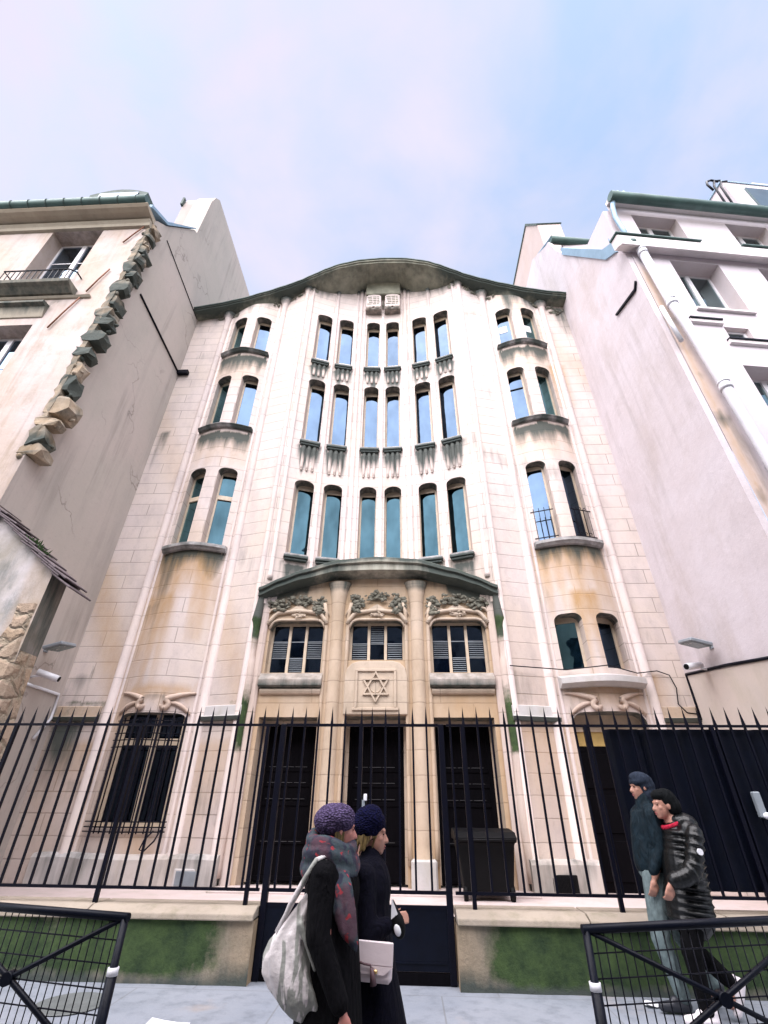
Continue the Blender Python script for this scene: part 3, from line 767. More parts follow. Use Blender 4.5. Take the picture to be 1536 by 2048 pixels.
# pale outer jambs and mossy channels
for sgn in (-1, 1):
    m = MB(); x0, x1 = sorted((AX+sgn*2.42, AX+sgn*2.60)); rings = []
    for z in fr(.36, 5.62, .25): rings.append([(x0, 10.1, z), (x0, PY-.05, z), (x0+.05, PY-.09, z), (x1-.05, PY-.09, z), (x1, PY-.05, z), (x1, 10.1, z)])
    m.loft(rings, False)
    for i, p in enumerate(m.v): m.st[i] = (.5 if p[2] > 5.2 else 0, .3*vn(p[2]*2), .0)
    m.build('door_jamb', RIBST, SY)
    m = MB(); pts = []; rr = []
    for z in fr(.5, 5.75, .15): pts.append((AX+sgn*(2.655+.02*math.sin(z*3)), 9.80+(.03 if z < 5 else 0), z)); rr.append(.07+.04*max(0, math.sin((z-4.2)*2.2)) if z > 4.2 else .075+.03*vn(z*2+sgn))
    m.tube(pts, rr, 8)
    for i, p in enumerate(m.v): m.st[i] = (1.0 if p[2] > 4.6 else (.2 if p[2] > 4.2 else 0), .25, .58+.3*math.sin(p[2]*2.7) if 2.4 < p[2] < 5.1 else .2)
    m.build('mossy_moulding', RIBST, SY)
# piers
def pier(x):
    m = MB(); n = 14; rings = []
    for z, rr in ((.36, .18), (.80, .18), (.86, .155), (1.0, .145), (4.6, .14), (4.9, .142), (5.3, .155), (5.55, .18), (5.75, .22), (5.9, .28)):
        rings.append([(x+rr*math.cos(2*math.pi*k/n), PY+.03+min(rr, .2)*math.sin(2*math.pi*k/n), z) for k in range(n)])
    m.loft(rings, True)
    for i, p in enumerate(m.v): m.st[i] = (.55 if p[2] > 5.6 else 0, .3*vn(p[2]*2.2+x), 0)
    m.build('portal_pier', TAN, SY)
    m = MB(); m.box(x-.22, x+.22, PY-.19, PY+.05, .36, .80, .03); m.build('pier_base', PLINTH, SY)
    for q in (-1, 1):
        m = MB(); m.tube([(x+q*.235, PY-.01, z) for z in fr(.7, 5.0, .4)]+[(x+q*.25, PY-.03, 5.15), (x+q*.30, PY-.08, 5.4)], .04, 8)
        for i, p in enumerate(m.v): m.st[i] = (.1, .35*vn(p[2]*3), 0)
        m.build('pier_moulding', TAN, SY)
pier(AX-.875); pier(AX+.875)
# hood mouldings, keystones
for j, o in enumerate(pw):
    xm = (o.x0+o.x1)/2; hw = (o.x1-o.x0)/2
    m = MB(); pts = []
    for k in range(21):
        u = -1+2*k/20; z = o.zt+.12+.10*(1-abs(u))**.6-.34*max(0, abs(u)-.72)**1.25*3
        pts.append((xm+u*(hw+.06), PY-.035, z))
    m.tube(pts, .045, 7)
    pts = [(xm+u*(hw+.015), PY-.01, o.h(xm+u*hw)+.02) for u in [-1+2*k/24 for k in range(25)]]
    m.tube(pts, .03, 6)
    for q in (-1, 1):
        m.tube([(xm+q*(hw*.45), PY-.02, o.zt+.22), (xm+q*hw*.75, PY-.045, o.zt+.28), (xm+q*(hw+.02), PY-.05, o.zt+.24), (xm+q*(hw+.1), PY-.03, o.zt+.1)], [.015, .035, .03, .012], 6)
    m.build('hood_moulding', TAN, SY)
    k_ = carving('keystone_carving', xm, o.zt+.13, .44, .15, TAN, lambda x: PY-.03, 12, 40+j)
    m = MB(); m.poly_y([(xm-.2, o.zt+.24), (xm+.2, o.zt+.24), (xm, o.zt+.36)], PY-.06, PY+.02); m.build('keystone_cap', TAN, SY)
for j, (x, z, wd, hg) in enumerate(((AX, 5.56, .56, .24), (AX-.46, 5.40, .32, .46), (AX+.46, 5.40, .32, .46), (AX-1.28, 5.36, .30, .46), (AX+1.28, 5.36, .30, .46), (AX-1.70, 5.46, .62, .26), (AX+1.70, 5.46, .62, .26), (AX-2.22, 5.36, .5, .26), (AX+2.22, 5.36, .5, .26))):
    carving('leaf_carving', x, z, wd, hg, CARV, lambda x: PY-.04, 26, 60+j)
# portal windows: three lights each, louvred vents
LVP = {0: {(0, 1), (2, 1), (1, 2)}, 1: {(0, 1), (2, 1), (1, 0)}, 2: {(0, 1), (2, 1), (1, 2)}}
for j, o in enumerate(pw):
    y = PY+.2; f = MB(); W_ = o.x1-o.x0; rows = 3 if j != 1 else 2
    zt = o.zt
    f.box(o.x0-.02, o.x0+.05, y, y+.06, o.zb, zt); f.box(o.x1-.05, o.x1+.02, y, y+.06, o.zb, zt)
    xs = [o.x0+.05, o.x0+.05+(W_-.1)/3, o.x0+.05+2*(W_-.1)/3, o.x1-.05]
    for xm in xs[1:3]: f.box(xm-.03, xm+.03, y-.01, y+.058, o.zb, zt)
    f.box(o.x0+.05, o.x1-.05, y+.002, y+.05, zt-.05, zt+.02)
    zr = fr(o.zb, zt-.05, (zt-.05-o.zb)/rows+1e-4)
    wob = f.build('window', FRAME, SY)
    for c in range(3):
        a, b = xs[c]+(.03 if c else 0), xs[c+1]-(.03 if c < 2 else 0)
        p = MB(); p.box(a, b, y+.035, y+.05, o.zb, zt-.02); p.build('pane', G_DARK, wob)
        for k in range(1, rows):
            p = MB(); p.box(a, b, y+.015, y+.034, zr[k]-.008, zr[k]+.008); p.build('glazing_bar', LOUV, wob)
        for rr in range(rows):
            if (c, rr) in LVP[j]:
                p = MB(); za, zb_ = (zr[rows-1-rr]+.015, zr[rows-rr]-.015)
                n = 8
                for q in range(n):
                    z = lerp(za, zb_, (q+.5)/n); h = (zb_-za)/n
                    p.add([(a+.015, y+.0, z-h*.32), (b-.015, y+.0, z-h*.32), (b-.015, y+.03, z+h*.12), (a+.015, y+.03, z+h*.12), (a+.015, y+.0, z-h*.24), (b-.015, y+.0, z-h*.24), (b-.015, y+.03, z+h*.2), (a+.015, y+.03, z+h*.2)],
                          [(3, 2, 1, 0), (4, 5, 6, 7), (0, 1, 5, 4), (1, 2, 6, 5), (2, 3, 7, 6), (3, 0, 4, 7)])
                p.build('louvre', LOUV, wob)
for o in (pw[0], pw[2]):
    m = MB(); a, b = o.x0-.06, o.x1+.05
    m.poly_x([(PY+.2, 3.90), (PY-.05, 3.88), (PY-.15, 3.74), (PY-.15, 3.62), (PY-.02, 3.58), (PY+.2, 3.58)], a, b)
    for i, p in enumerate(m.v): m.st[i] = (.62 if p[2] < 3.66 else .36, .25, .1)
    m.build('window_sill', SILL, SY, bevel=.01)
    m = MB(); m.poly_x([(PY+.02, 3.575), (PY-.06, 3.575), (PY-.09, 3.53), (PY-.06, 3.48), (PY+.02, 3.46)], a+.04, b-.02); m.build('sill_moulding', TAN, SY)
# star panel
m = MB()
pts = [(AX-.64, 3.08), (AX+.64, 3.08), (AX+.64, 3.80), (AX+.60, 3.98), (AX+.50, 4.08), (AX+.34, 4.12), (AX-.34, 4.12), (AX-.50, 4.08), (AX-.60, 3.98), (AX-.64, 3.80)]
m.poly_y(pts, PY-.08, PY+.02); sp_ = m.build('star_panel', TAN, SY, bevel=.015)
m = MB()
for a, b, c, d in ((-.42, .42, 3.90, 3.95), (-.46, .46, 3.15, 3.20), (-.42, -.37, 3.20, 3.90), (.37, .42, 3.20, 3.90)):
    m.box(AX+a, AX+b, PY-.115, PY-.078, c, d, .008)
m.build('panel_moulding', TAN, sp_)
m = MB(); RS = .285; zc = 3.60
for base in (90, 270):
    P3 = [(AX+RS*math.cos(R(base+120*k)), zc+RS*math.sin(R(base+120*k))) for k in range(3)]
    for k in range(3):
        (xa, za), (xb, zb) = P3[k], P3[(k+1) % 3]; dx, dz = xb-xa, zb-za; L = math.hypot(dx, dz); ux, uz = dx/L, dz/L; nx_, nz_ = -uz*.016, ux*.016
        e = .014
        m.poly_y([(xa-ux*e+nx_, za-uz*e+nz_), (xa-ux*e-nx_, za-uz*e-nz_), (xb+ux*e-nx_, zb+uz*e-nz_), (xb+ux*e+nx_, zb+uz*e+nz_)], PY-.118-(.003*k)-(.001 if base == 90 else 0), PY-.078)
pts = [(AX+.11*math.cos(t*math.pi/10), PY-.082, zc+.11*math.sin(t*math.pi/10)) for t in range(21)]
m.tube(pts, .012, 6)
m.build('star_of_david', TAN, sp_)
# doors
for j, o in enumerate(pd):
    m = MB(); yd = PY+.50; m.box(o.x0-.02, o.x1+.02, yd+.02, yd+.08, .4, 3.1)
    W_ = o.x1-o.x0; m.box(o.x0+.02, o.x0+.14, yd, yd+.03, .4, 2.95); m.box(o.x1-.14, o.x1-.02, yd, yd+.03, .4, 2.95)
    for z in (.42, .95, 1.55, 1.86, 2.12, 2.85):
        m.box(o.x0+.14, o.x1-.14, yd+.002, yd+.028, z, z+.07, .006)
    db = m.build('door', DOOR, SY)
    for z in (.99, 1.66, 1.93, 2.2):
        for k in range(3):
            m = MB(); a = o.x0+.2+k*(W_-.4)/3; m.box(a, a+(W_-.5)/3, yd-.006, yd+.004, z, z+.009); m.build('door_trim', TRIMM, db)
    m = MB(); m.box(o.x0-.0, o.x0+.05, yd-.02, yd+.02, .4, 3.06); m.box(o.x1-.05, o.x1, yd-.02, yd+.02, .4, 3.06); m.box(o.x0+.05, o.x1-.05, yd-.018, yd+.018, 2.98, 3.06); m.build('door_frame', TAN, db)
# canopy
m = MB(); rings = []
for x in fr(AX-2.68, AX+2.68, .1):
    a = abs(x-AX); z = cant(x); th = lerp(.34, .22, min(1, a/2.3)); yf = 9.50+.12*(a/2.68)**2
    rings.append([(x, Yp(x)+.12, z-th-.12-.05*(1-a/2.7)), (x, yf+.12, z-th), (x, yf+.05, z-th+.02), (x, yf+.06, z-th*.45), (x, yf, z-th*.4), (x, yf, z-.03), (x, yf+.04, z), (x, Yp(x)+.12, z+.06)])
m.loft(rings, False)
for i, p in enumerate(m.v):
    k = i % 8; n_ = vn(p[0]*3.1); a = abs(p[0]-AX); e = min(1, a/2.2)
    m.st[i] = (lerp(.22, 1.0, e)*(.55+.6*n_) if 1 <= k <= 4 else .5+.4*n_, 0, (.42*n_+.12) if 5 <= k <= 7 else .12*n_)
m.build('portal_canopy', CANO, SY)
# string ledges at door height
for a, b in ((-6.58, -5.64), (AX-3.52, AX-2.66), (AX+2.66, AX+3.62), (5.62, 6.45)):
    m = MB(); rings = []
    for x in fr(a, b, .3): rings.append([(x, Yp(x)+.05, 2.95), (x, Yp(x)-.09, 2.97), (x, Yp(x)-.12, 3.03), (x, Yp(x)-.05, 3.06), (x, Yp(x)-.04, 3.24), (x, Yp(x)+.05, 3.28)])
    m.loft(rings, False)
    for i, p in enumerate(m.v): m.st[i] = (1.0 if p[2] < 3.045 else .05, .0 if abs(p[0]) < 5 else .6, .4 if (p[0] < -5.5 or p[0] > 5.6) and p[2] > 3.05 else .1)
    m.build('string_course', PLINTH, SY)
# plinth
for a, b in ((-6.0, AX-2.62), (AX+2.62, 3.84)):
    m = MB(); rings = []
    for x in fr(a, b, .2):
        zt = .80+.02*vn(x*3); rings.append([(x, Yp(x)+.05, .30), (x, Yp(x)-.14, .30), (x, Yp(x)-.14, zt-.06), (x, Yp(x)-.10, zt), (x, Yp(x)+.05, zt+.02)])
    m.loft(rings, False)
    for i, p in enumerate(m.v): m.st[i] = (.2+.35*vn(p[0]*4+p[2]*5), .25*vn(p[0]*2.3), .3 if p[2] < .35 else 0)
    m.build('plinth', PLINTH, SY)
for xv in (-3.08, 3.15):
    m = MB(); y = Yp(xv)-.14; m.box(xv-.24, xv+.24, y-.03, y+.02, .37, .63, .01); vo = m.build('vent', PLINTH if xv < 0 else BLACKP, SY)
    m = MB(); m.box(xv-.2, xv+.2, y-.036, y-.028, .40, .60)
    for k in range(18): m.box(xv-.19+k*.0215, xv-.18+k*.0215, y-.044, y-.034, .41, .59)
    m.build('vent_grille', LOUV if xv < 0 else BLACKP, vo)
# scroll carvings over the ground floor openings
for xc in (-4.46, 4.57):
    for q in (-1, 1):
        m = MB(); pts = []
        for k in range(26):
            t = k/25
            if t < .5: u = t/.5; x = lerp(.76, .22, u); z = 3.50-.06*u-.10*u*u
            else: u = (t-.5)/.5; a_ = -u*1.5*math.pi+R(100); rr = lerp(.10, .03, u); x = .25+rr*math.cos(a_)-.02; z = 3.24+rr*math.sin(a_)
            X_ = xc+q*x; pts.append((X_, Yp(X_)-.03, z))
        m.tube(pts, [lerp(.02, .055, min(1, k/10)) for k in range(26)], 7)
        pts = [(xc+q*lerp(.34, .72, k/8), Yp(xc+q*lerp(.34, .72, k/8))-.02, 3.26-.20*(k/8)**2+.03) for k in range(9)]
        m.tube(pts, [.025+.02*math.sin(math.pi*k/8) for k in range(9)], 6)
        for i in range(len(m.v)): m.st[i] = (.1, .45, 0)
        m.build('scroll_carving', RIBST, SY)

# ------------------------------------------------------------------ left house
LH = thing('stone_house', 'old pinkish stone house on the left with a broken toothed corner and beige party wall', 'building', (-9, 6.6, 0))
def lstain(x, z):
    c = [0, 0, 0]
    if z < 9.5: c[0] = .2*vn(x*2+z)
    c[1] = .55*max(0, vn(z*1.1+x*2.3)-.45)
    if -9.9 < x < -7.5 and abs(z-12.9) < .8: c[0] = max(c[0], .45*vn(x*3))
    if abs(z-11.8) < .3 and x < -8.0: c[0] = max(c[0], .4)
    return tuple(c)
LY = 6.6; LYf = lambda x: LY
lw = [Op(-9.50, -7.98, 13.25, 15.72, .01, .5), Op(-9.75, -8.22, 8.9, 11.3, .01, .45)]
m = MB(); strip_wall(m, -13, -6.6, lambda x: 0, lambda x: 16.0, lw, LYf, lstain, .2, .2, rg=.35); m.build('wall', LFAC, LH)
m = MB()
zin = [(6.601, 0), (6.601, 16.05), (6.7, 16.35), (7.06, 16.8), (8.15, 18.8), (8.3, 18.9), (8.36, 21.4), (8.48, 21.95), (8.72, 22.32), (17, 22.35), (17, 0)]
m.poly_x(zin, -7.3, -6.6)
m.build('party_wall', LPLAST, LH)
# soot and rusty drip stains of the party wall corner, flashing lines
m = MB(); m.tube([(-6.585, 7.3, 13.56), (-6.585, 9.92, 13.4)], .035, 6); m.box(-6.62, -6.25, 9.86, 9.98, 13.32, 13.46); m.build('flashing_strip', IRON, LH)
m = MB(); m.tube([(-6.592, 7.3, 16.42), (-6.592, 9.9, 16.16)], .018, 6); m.build('wall_joint', IRON, LH)
m = MB(); m.poly_x([(9.55, 0.4), (9.98, .4), (9.98, 16.2), (9.85, 16.2), (9.75, 13.4), (9.62, 11), (9.55, 6)], -6.61, -6.588)
m = MB(); m.poly_x([(6.25, 16.35), (7.0, 16.9), (8.15, 18.85), (8.15, 18.98), (7.0, 17.1), (6.25, 16.55)], -13, -7.29); m.build('roof', ZINC, LH)
m = MB(); m.poly_x([(6.3, 16.3), (7.06, 16.86), (8.15, 18.86), (8.15, 18.92), (7.0, 16.94), (6.28, 16.42)], -7.0, -6.56); m.build('verge_flashing', BLUEZ, LH)
m = MB(); m.poly_x([(6.62, 15.98), (6.55, 15.99), (6.5, 16.02), (6.3, 16.05), (6.18, 16.1), (6.12, 16.16), (6.12, 16.2), (6.62, 16.2)], -13, -6.57)
for x in (-12.3, -11.2, -10.1, -9.2, -8.1, -7.4):
    pass
for i, p in enumerate(m.v): m.st[i] = (.2, .1, 0)
m.build('cornice', LTRIM, LH)
m = MB(); m.poly_x([(6.6, 15.72), (6.52, 15.74), (6.5, 15.86), (6.44, 15.95), (6.6, 15.99)], -13, -6.59); m.build('cornice_moulding', LTRIM, LH)
m = MB(); rings = []
for x in (-13, -11, -9, -7.7, -6.62): rings.append([(x, 6.12+.135*math.cos(t), 16.33+.135*math.sin(t)) for t in [math.pi*2*k/12 for k in range(12)]])
m.loft(rings, True); gu = m.build('gutter', ZINC, LH)
m = MB()
for x in fr(-12.8, -6.9, .55): m.tube([(x, 6.12+.145*math.cos(t), 16.33+.145*math.sin(t)) for t in [math.pi*2*k/12 for k in range(13)]], .012, 5)
m.build('gutter_bracket', LEAD, gu)
m = MB(); rings = []
for y in (6.75, 6.8, 8.4):
    rings.append([(-9.35, y, 17.2)]+[(lerp(-9.45, -7.5, k/8), y, 18.40+.30*math.sin(math.pi*k/8)) for k in range(9)]+[(-7.6, y, 17.2)])
m.loft(rings, False); dm = m.build('dormer', LEAD, LH)
m = MB(); m.box(-9.1, -7.8, 6.72, 6.76, 17.25, 18.4); m.build('dormer_window', G_UP, dm)
# chimney front cap
m = MB(); m.poly_x([(8.4, 18.7), (8.4, 21.35), (8.5, 21.9), (8.74, 22.3), (9.4, 22.3), (9.4, 18.7)], -7.75, -7.301); m.build('chimney', plaster('chimney_render', (.33, .285, .265), (.36, .31, .285), (.27, .24, .22), .8, .25), LH)
m = MB(); m.box(-7.8, -7.72, 8.3, 8.42, 21.2, 21.7); m.build('chimney_hook', LEAD, LH)
# windows
def house_window(parent, x0, x1, z0, z1, y, bars, white=FRAMEW, glassm=G_UP, fw=.06, hz=()):
    f = MB(); f.box(x0, x0+fw, y, y+.06, z0, z1); f.box(x1-fw, x1, y, y+.06, z0, z1); f.box(x0+fw, x1-fw, y+.001, y+.059, z1-fw, z1); f.box(x0+fw, x1-fw, y+.001, y+.059, z0, z0+fw)
    xm = (x0+x1)/2; f.box(xm-.07, xm+.07, y-.012, y+.058, z0+fw, z1-fw)
    for z in hz: f.box(x0+fw, xm-.07, y+.01, y+.05, z-.015, z+.015); f.box(xm+.07, x1-fw, y+.01, y+.05, z-.015, z+.015)
    ob = f.build('window', white, parent)
    for a, b in ((x0+fw, xm-.07), (xm+.07, x1-fw)):
        p = MB(); p.box(a, b, y+.025, y+.035, z0+fw, z1-fw); p.build('pane', glassm, ob)
    return ob
w1 = house_window(LH, -9.50, -7.98, 13.25, 15.7, LY+.40, 0, glassm=G_LEFT, hz=(14.75,))
house_window(LH, -9.75, -8.22, 8.9, 11.28, LY+.36, 0, glassm=G_LEFT, hz=(10.2,))
m = MB(); m.poly_x([(6.62, 12.40), (6.5, 12.42), (6.36, 12.52), (6.26, 12.56), (6.24, 12.66), (6.62, 12.68)], -9.75, -7.62)
for i in range(len(m.v)): m.st[i] = (.55, 0, .1)
m.build('balcony_slab', LTRIM, LH, bevel=.01)
m = MB(); Z0, Z1 = 12.66, 13.2
m.tube([(-9.62, 6.6, Z1), (-9.62, 6.33, Z1), (-7.86, 6.33, Z1), (-7.72, 6.42, Z1), (-7.72, 6.6, Z1)], .022, 6); m.tube([(-9.62, 6.6, Z0+.05), (-9.62, 6.33, Z0+.05), (-7.86, 6.33, Z0+.05), (-7.72, 6.42, Z0+.05), (-7.72, 6.6, Z0+.05)], .016, 6)
for x in fr(-9.6, -7.86, .145): m.box(x-.008, x+.008, 6.322, 6.338, Z0+.02, Z1)
m.build('balcony_railing', NAVY, LH)
m = MB(); m.poly_x([(6.62, 12.30), (6.56, 12.31), (6.52, 12.36), (6.62, 12.38)], -13, -7.15); m.build('band_course', LTRIM, LH)
m = MB(); m.poly_x([(6.62, 11.55), (6.57, 11.57), (6.5, 11.9), (6.4, 11.93), (6.4, 12.0), (6.62, 12.04)], -9.95, -8.1)
for i, p in enumerate(m.v): m.st[i] = (.6 if p[2] > 11.8 else .2, 0, 0)
m.build('window_hood', LTRIM, LH)
for j, (a, b) in enumerate((((-6.75, 15.75), (-7.12, 14.9)), ((-7.05, 13.55), (-7.33, 12.55)), ((-7.4, 12.3), (-7.75, 11.1)))):
    m = MB(); m.tube([(a[0], 6.56, a[1]), ((a[0]+b[0])/2, 6.55, (a[1]+b[1])/2), (b[0], 6.56, b[1])], .02, 6); m.build('tie_bar', RUST, LH)
m = MB(); m.tube([(-9.5, 6.57, 12.33), (-7.2, 6.57, 12.42)], .022, 6); m.build('tie_bar', RUST, LH)
# toothing: blocks left standing where a neighbour was pulled down
rnd = random.Random(3); m = MB(); z = 7.2; big = True
while z < 15.8:
    if not big:
        z += rnd.uniform(.06, .34); big = True
        continue
    h = rnd.uniform(.2, .48); out = rnd.uniform(.08, .34)
    if z > 14.2: out *= .6; h *= .8
    n0 = len(m.v); y0 = -.015+rnd.uniform(-.02, .02); y1 = rnd.uniform(.25, .5); x0 = -.12-rnd.uniform(0, .10)
    vs = []
    for k, (zz, sh) in enumerate(((0, .75), (h*.3, 1), (h*.75, .95), (h, .7))):
        for (x, y) in ((x0*sh, y0), ((x0+out)/2, y0), (out*sh, y0+.02), (out*sh, (y0+y1)/2), (out*sh*.8, y1), (x0, y1)):
            vs.append((-6.6+x+rnd.uniform(-.055, .055), 6.6+y+rnd.uniform(-.015, .015), z+zz+rnd.uniform(-.05, .05)))
    fs = [(5, 4, 3, 2, 1, 0), (18, 19, 20, 21, 22, 23)]
    for k in range(3):
        for q in range(6): r_ = (q+1) % 6; fs += [(k*6+q, k*6+r_, k*6+6+r_), (k*6+q, k*6+6+r_, k*6+6+q)]
    m.add(vs, fs, False)
    dk = rnd.choice((.2, .6, .8, .95))
    for k in range(4):
        q = (-6.6+rnd.uniform(-.1, max(.05, out)), 6.59+rnd.uniform(0, .3), z+rnd.uniform(-.1, h+.1)); m.ball(q, (rnd.uniform(.03, .08), rnd.uniform(.03, .07), rnd.uniform(.03, .07)), 6, 4)
    for q in range(n0, len(m.v)): m.st[q] = (dk*(1.1 if m.v[q][2] < z+h*.4 else .7), rnd.uniform(0, .5), .03)  # lower part of each block darker: underside shade painted in with the dirt
    z += h*rnd.uniform(.9, 1.05); big = rnd.random() < .3
n0 = len(m.v); vs = []; zz = fr(7.2, 15.85, .12)
for z in zz: vs += [(-6.6-rnd.uniform(.06, .16), 6.592, z), (-6.6+rnd.uniform(0, .03), 6.585, z), (-6.592, 6.6+rnd.uniform(.1, .3), z)]
m.add(vs, [(3*k+q, 3*k+q+1, 3*k+q+4, 3*k+q+3) for k in range(len(zz)-1) for q in (0, 1)], False)
for q in range(n0, len(m.v)): m.st[q] = (rnd.uniform(.2, .7), .3, .1)
m.build('corner_toothing', TOOTH, LH)

# ------------------------------------------------------------------ right house
ANG = math.atan(.13)
RH = thing('plaster_house', 'white and pink rendered house on the right with recessed windows and a green zinc gutter', 'building', (6.45, 6.55, 0))
RM = Matrix.Translation((6.45, 6.55, 0)) @ Matrix.Rotation(ANG, 4, 'Z')     # local x along the street front, y inwards
rops = [Op(.6, 1.9, 14.05, 15.35, .01, .36), Op(3.33, 4.55, 14.05, 15.37, .01, .36), Op(.96, 2.25, 11.15, 13.13, .01, .42), Op(1.22, 2.6, 7.2, 9.25, .01, .42),
        Op(1.32, 1.9, 10.08, 10.52, .01, .16), Op(3.3, 4.6, 11.15, 13.13, .01, .42)]
def rstain(x, z):
    c = [0, 0, 0]
    if x < 1.0 and z < 13.2:
        c[1] = min(.7, 1.1*max(0, vn(z*.9)*1.5-.35))*max(0, 1-abs(x-.12)/.35); c[0] = 1.3*max(0, vn(z*1.7+5)-.4)*max(0, 1-abs(x-.15)/.3)
        if z < 8.2: c[2] = .8*max(0, 1-abs(x-.55)/.3)*vn(z*2); c[0] = max(c[0], .5*max(0, 1-abs(x-.3)/.4)*vn(z*1.3))
    return tuple(c)
m = MB(); strip_wall(m, 0, 9, lambda x: 0, lambda x: 15.75, rops, lambda x: 0.0, rstain, .15, .12, rg=0); m.xform(RM); m.build('wall', RFAC, RH)
# party wall (parallel to the courtyard)
m = MB()
py = [(6.56, 0), (6.56, 13.3), (6.9, 13.98), (7.2, 14.25), (8.9, 17.65), (9.25, 18.5), (9.62, 19.8), (9.8, 19.9), (11.1, 21.3), (17, 21.3), (17, 0)]
m.poly_x(py, 6.32, 6.448)
m.build('party_wall', RPLAST, RH)
m = MB(); m.poly_x([(10.15, 19), (10.15, 22.2), (11.05, 24.0), (20, 24.1), (20, 19)], 6.46, 7.4); m.build('chimney_wall', plaster('pale_orange_render', (.48, .38, .345), (.50, .41, .39), (.42, .33, .30), .8, .1), RH)
m = MB(); m.poly_x([(10.15, 22.2), (11.05, 24.0), (20, 24.1), (20, 24.2), (11.0, 24.1), (10.1, 22.25)], 6.42, 7.45); m.build('chimney_coping', LEAD, RH)
# set-back storey, its gutter
m = MB(); m.box(6.9, 12, 9.7, 15, 12, 19.9); m.build('rear_storey', RFAC, RH)
m = MB(); m.tube([(6.42, 9.55, 19.85), (9.2, 9.9, 19.85)], .15, 10); m.build('rear_gutter', ZINC, RH)
m = MB(); m.tube([(6.43, 9.5, 19.9), (6.43, 11.2, 21.4)], .05, 6); m.build('verge_flashing', BLUEZ, RH)
# zinc flashing on the sloping top of the party wall
m = MB(); m.poly_x([(6.75, 13.75), (7.2, 14.2), (8.95, 17.7), (8.9, 18.05), (7.15, 14.62), (6.7, 14.15)], 6.27, 6.95); m.build('zinc_flashing', BLUEZ, RH)
m = MB()
for k in range(7): m.poly_x([(6.78+k*.03, 14.0+k*.05), (6.86+k*.03, 14.0+k*.05), (6.82+k*.03, 14.55+k*.09)], 6.29+.05*k, 6.32+.05*k)
m.build('zinc_upstand', BLUEZ, RH)
# band cornice
m = MB(); m.poly_x([(.02, 13.38), (-.14, 13.30), (-.22, 13.22), (-.25, 13.22), (-.25, 13.62), (-.22, 13.68), (.02, 13.74)], -.38, 9); m.xform(RM); m.build('band_cornice', RTRIM, RH)
m = MB()
m.poly_x([(.02, 13.745), (-.28, 13.70), (-.28, 13.73), (.02, 13.80)], -.42, 1.85); m.poly_x([(.02, 13.745), (-.28, 13.70), (-.28, 13.73), (.02, 13.80)], 2.95, 9)
m.xform(RM); m.build('cornice_flashing', ZINC, RH)
# eaves gutter and swan neck, downpipe
m = MB(); m.poly_x([(.0, 15.72), (-.18, 15.70), (-.2, 15.74), (-.2, 15.86), (.0, 15.86)], 0.0, 9); m.xform(RM); m.build('eaves_board', RTRIM, RH)
m = MB(); rings = []
for x in (-.12, 2, 5, 9): rings.append([(x, -.33+.135*math.cos(t), 15.52+.135*math.sin(t)) for t in [math.pi*2*k/12 for k in range(12)]])
m.loft(rings, True); m.xform(RM); m.build('gutter', ZINC, RH)
m = MB(); m.tube([(.33, -.34, 15.45), (.30, -.34, 15.75), (.18, -.32, 15.80), (.02, -.27, 15.6), (-.06, -.2, 15.2), (-.05, -.12, 14.8), (.02, -.1, 14.3), (.0, -.1, 13.72)], .065, 8); m.xform(RM); m.build('swan_neck_pipe', BLUEZ, RH)
m = MB(); m.tube([(.14, -.16, 13.4), (.19, -.16, 11), (.25, -.16, 10.4), (.36, -.16, 8.4), (.42, -.16, 6.6), (.44, -.16, .4)], .095, 12); m.xform(RM); dp = m.build('downpipe', PIPE, RH)
for z, x in ((13.0, .15), (10.95, .2), (8.3, .365)):
    m = MB(); m.tube([(x-.003, -.16, z-.03), (x, -.16, z+.08)], .112, 12); m.tube([(x, -.16, z+.14), (x, -.16, z+.18)], .108, 12); m.xform(RM); m.build('pipe_collar', PIPE, dp)
m = MB(); m.tube([(-.08, -.13, 10.85), (-.02, -.13, 9.7)], .045, 8); m.xform(RM); m.build('broken_pipe', PIPE, RH)
m = MB(); m.ball((-.02, -.16, 13.45), (.14, .12, .12)); m.xform(RM); m.build('rain_head', ZINC, RH)
for (o, dd) in zip(rops, (.28, .28, .34, .34, .1, .34)):
    n0 = None
    f = MB(); fw = .06
    f.box(o.x0, o.x0+fw, dd, dd+.06, o.zb, o.zt); f.box(o.x1-fw, o.x1, dd, dd+.06, o.zb, o.zt); f.box(o.x0+fw, o.x1-fw, dd+.001, dd+.059, o.zt-fw, o.zt); f.box(o.x0+fw, o.x1-fw, dd+.001, dd+.059, o.zb, o.zb+fw)
    xm = (o.x0+o.x1)/2
    if o.zt-o.zb > .6: f.box(xm-.06, xm+.06, dd-.012, dd+.058, o.zb+fw, o.zt-fw)
    f.xform(RM); wo_ = f.build('window', FRAMEW, RH)
    p = MB(); p.box(o.x0+fw, o.x1-fw, dd+.025, dd+.035, o.zb+fw, o.zt-fw); p.xform(RM); p.build('pane', G_RIGHT, wo_)
    m = MB(); m.poly_x([(dd, o.zb-.0), (-.07, o.zb-.03), (-.07, o.zb-.09), (dd, o.zb-.09)], o.x0-.06, o.x1+.06); m.xform(RM); m.build('window_sill', RTRIM, RH)
for a, b, z in ((.55, 1.3, 10.66), (1.2, 9, 10.02)):
    m = MB(); m.poly_x([(.02, z-.02), (-.1, z-.02), (-.1, z+.02), (.02, z+.04)], a, b); m.xform(RM); m.build('ledge_flashing', NAVY, RH)
    m = MB(); m.poly_x([(.02, z-.14), (-.07, z-.12), (-.07, z-.021), (.02, z-.021)], a, b); m.xform(RM); m.build('ledge', RTRIM, RH)
